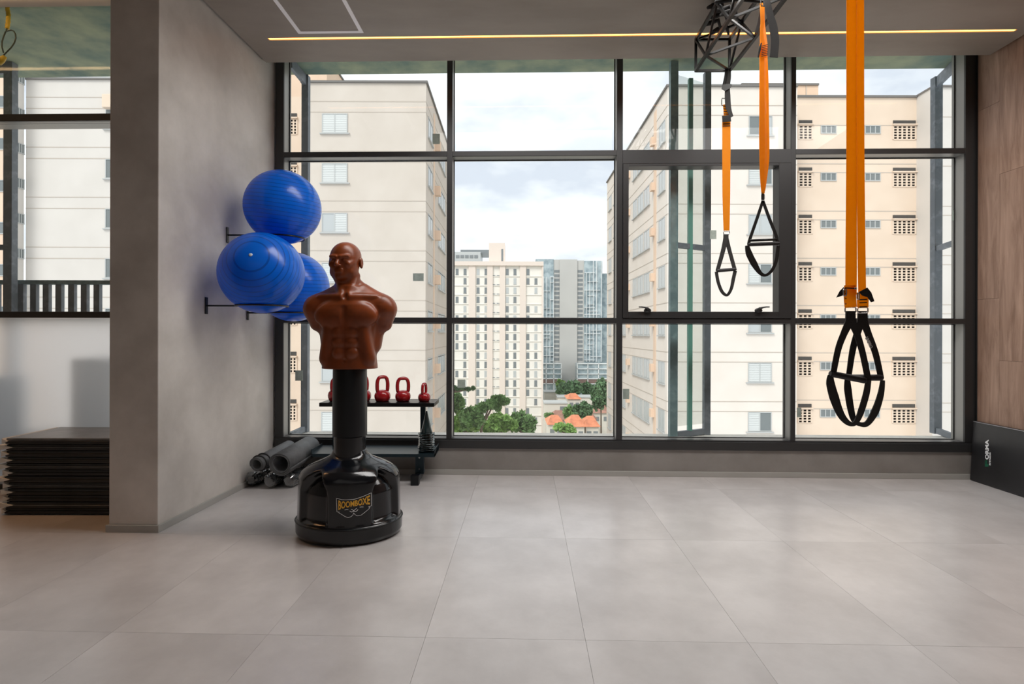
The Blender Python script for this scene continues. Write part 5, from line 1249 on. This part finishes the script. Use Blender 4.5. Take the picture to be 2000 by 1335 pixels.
def wrapped(px, py, Yw, px2_, Y2, label):
    R = .052; c0 = at_y(px, py, Yw); c0.z = R+.004; c1 = at_y(px2_, 700, Y2); c1.z = R+.004
    o = spiral_roll('wrapped_roll', label, 'mat', c0, c1, R*.92, 3, .005, 'roll', 'plastic-wrapped rolls on the floor')
    d = (c1-c0).normalized(); x = d.cross(Vector((0, 0, 1))).normalized(); z = x.cross(d); q = MB(); vs_ = []; n, m_ = 40, 22
    for j in range(m_):
        s_ = -.09 + 1.1*j/(m_-1); ce_ = c0.lerp(c1, s_); base_ = R*1.0 if s_ > .02 else R*(1.0-.4*((.02-s_)/.11)**1.5)
        for k in range(n):
            rr_ = base_*(1+ (.10 if s_ < .1 else .045)*nrg.normal()*.6 + .05*math.sin(5*k/n*2*PI+j)); rr_ = min(rr_, R*1.06)
            p_ = ce_+x*math.cos(2*PI*k/n)*rr_+z*math.sin(2*PI*k/n)*rr_; p_.z = max(p_.z, .003); vs_.append(p_)
    q._add(vs_, [(j*n+k, j*n+(k+1) % n, (j+1)*n+(k+1) % n, (j+1)*n+k) for j in range(m_-1) for k in range(n)] + [tuple(range(n))[::-1]])
    q.build('plastic_wrap', M['film'], o)
wrapped(492, 945, 3.97, 530, 4.27, 'plastic-wrapped roll on the floor nearest the cement wall')
wrapped(528, 946, 3.92, 567, 4.25, 'plastic-wrapped roll on the floor, the middle one under the rolled mats')
wrapped(566, 946, 3.94, 604, 4.25, 'plastic-wrapped roll on the floor nearest the dummy base')
# ------------------------------------------------------------------ black mat leaning on the right wall, with its print
uw = uE - .004; lean = .028; tk = .028; hm = CH + (HZ-819.5)/F*W(uE, 0, 0).y*.995; v1_, v0_ = -.022, -1.9
Q = [(uw-lean-tk, 0), (uw-lean, 0), (uw-.002, hm), (uw-tk-.002, hm)]
def qm(u, v, z): return W(u, v, z)
lm = thing('leaning_mat', 'long black folded mat leaning against the foot of the wood-clad right wall', 'mat', W(uw-.04, (v0_+v1_)/2, 0))
vs_ = [qm(u, v1_, z+.002) for u, z in Q] + [qm(u, v0_, z+.002) for u, z in Q]
M['vinyl'] = mat('black_vinyl_mat', (.022, .022, .024), .33, spec=.5, bump=.5, bscale=2.2, noise=.2, nscale=3)
MB()._add(vs_, [(0, 1, 2, 3), (7, 6, 5, 4), (0, 4, 5, 1), (1, 5, 6, 2), (2, 6, 7, 3), (3, 7, 4, 0)]).build('cover', M['vinyl'], lm, bevel=.006)
q = MB(); q.tube([qm(Q[3][0]-.001, v1_-.004, hm-.002), qm(Q[3][0]-.001, v0_, hm-.002)], .0028, 6); q.build('seam_piping', mat('grey_piping', (.4, .4, .4), .5), lm, smooth=True)
def on_mat(px, py):
    """pixel -> point on the mat's face"""
    n_ = Vector((hm, -lean)).normalized(); pn = U_*n_.x + Vector((0, 0, 1))*n_.y; p0 = W(Q[0][0], 0, .002); d = ray(px, py); c = Vector((0, 0, CH))
    return c + d*((p0-c).dot(pn)/d.dot(pn)) - pn*.0015
def mt(xa, xb, ya, yb): return lambda sx, sy: on_mat(xb-(xb-xa)*sy, ya+(yb-ya)*sx)
warp_text('F', mt(1924.0, 1931.0, 911, 898), M['green_ink'], lm, bold=.04, sub=False)
warp_text('ORMA', mt(1924.5, 1931.5, 897, 858), M['white_ink'], lm, bold=.04, sub=False)
warp_text('FITNESS', mt(1932.3, 1935.6, 908, 883), M['white_ink'], lm, bold=.03, sub=False)
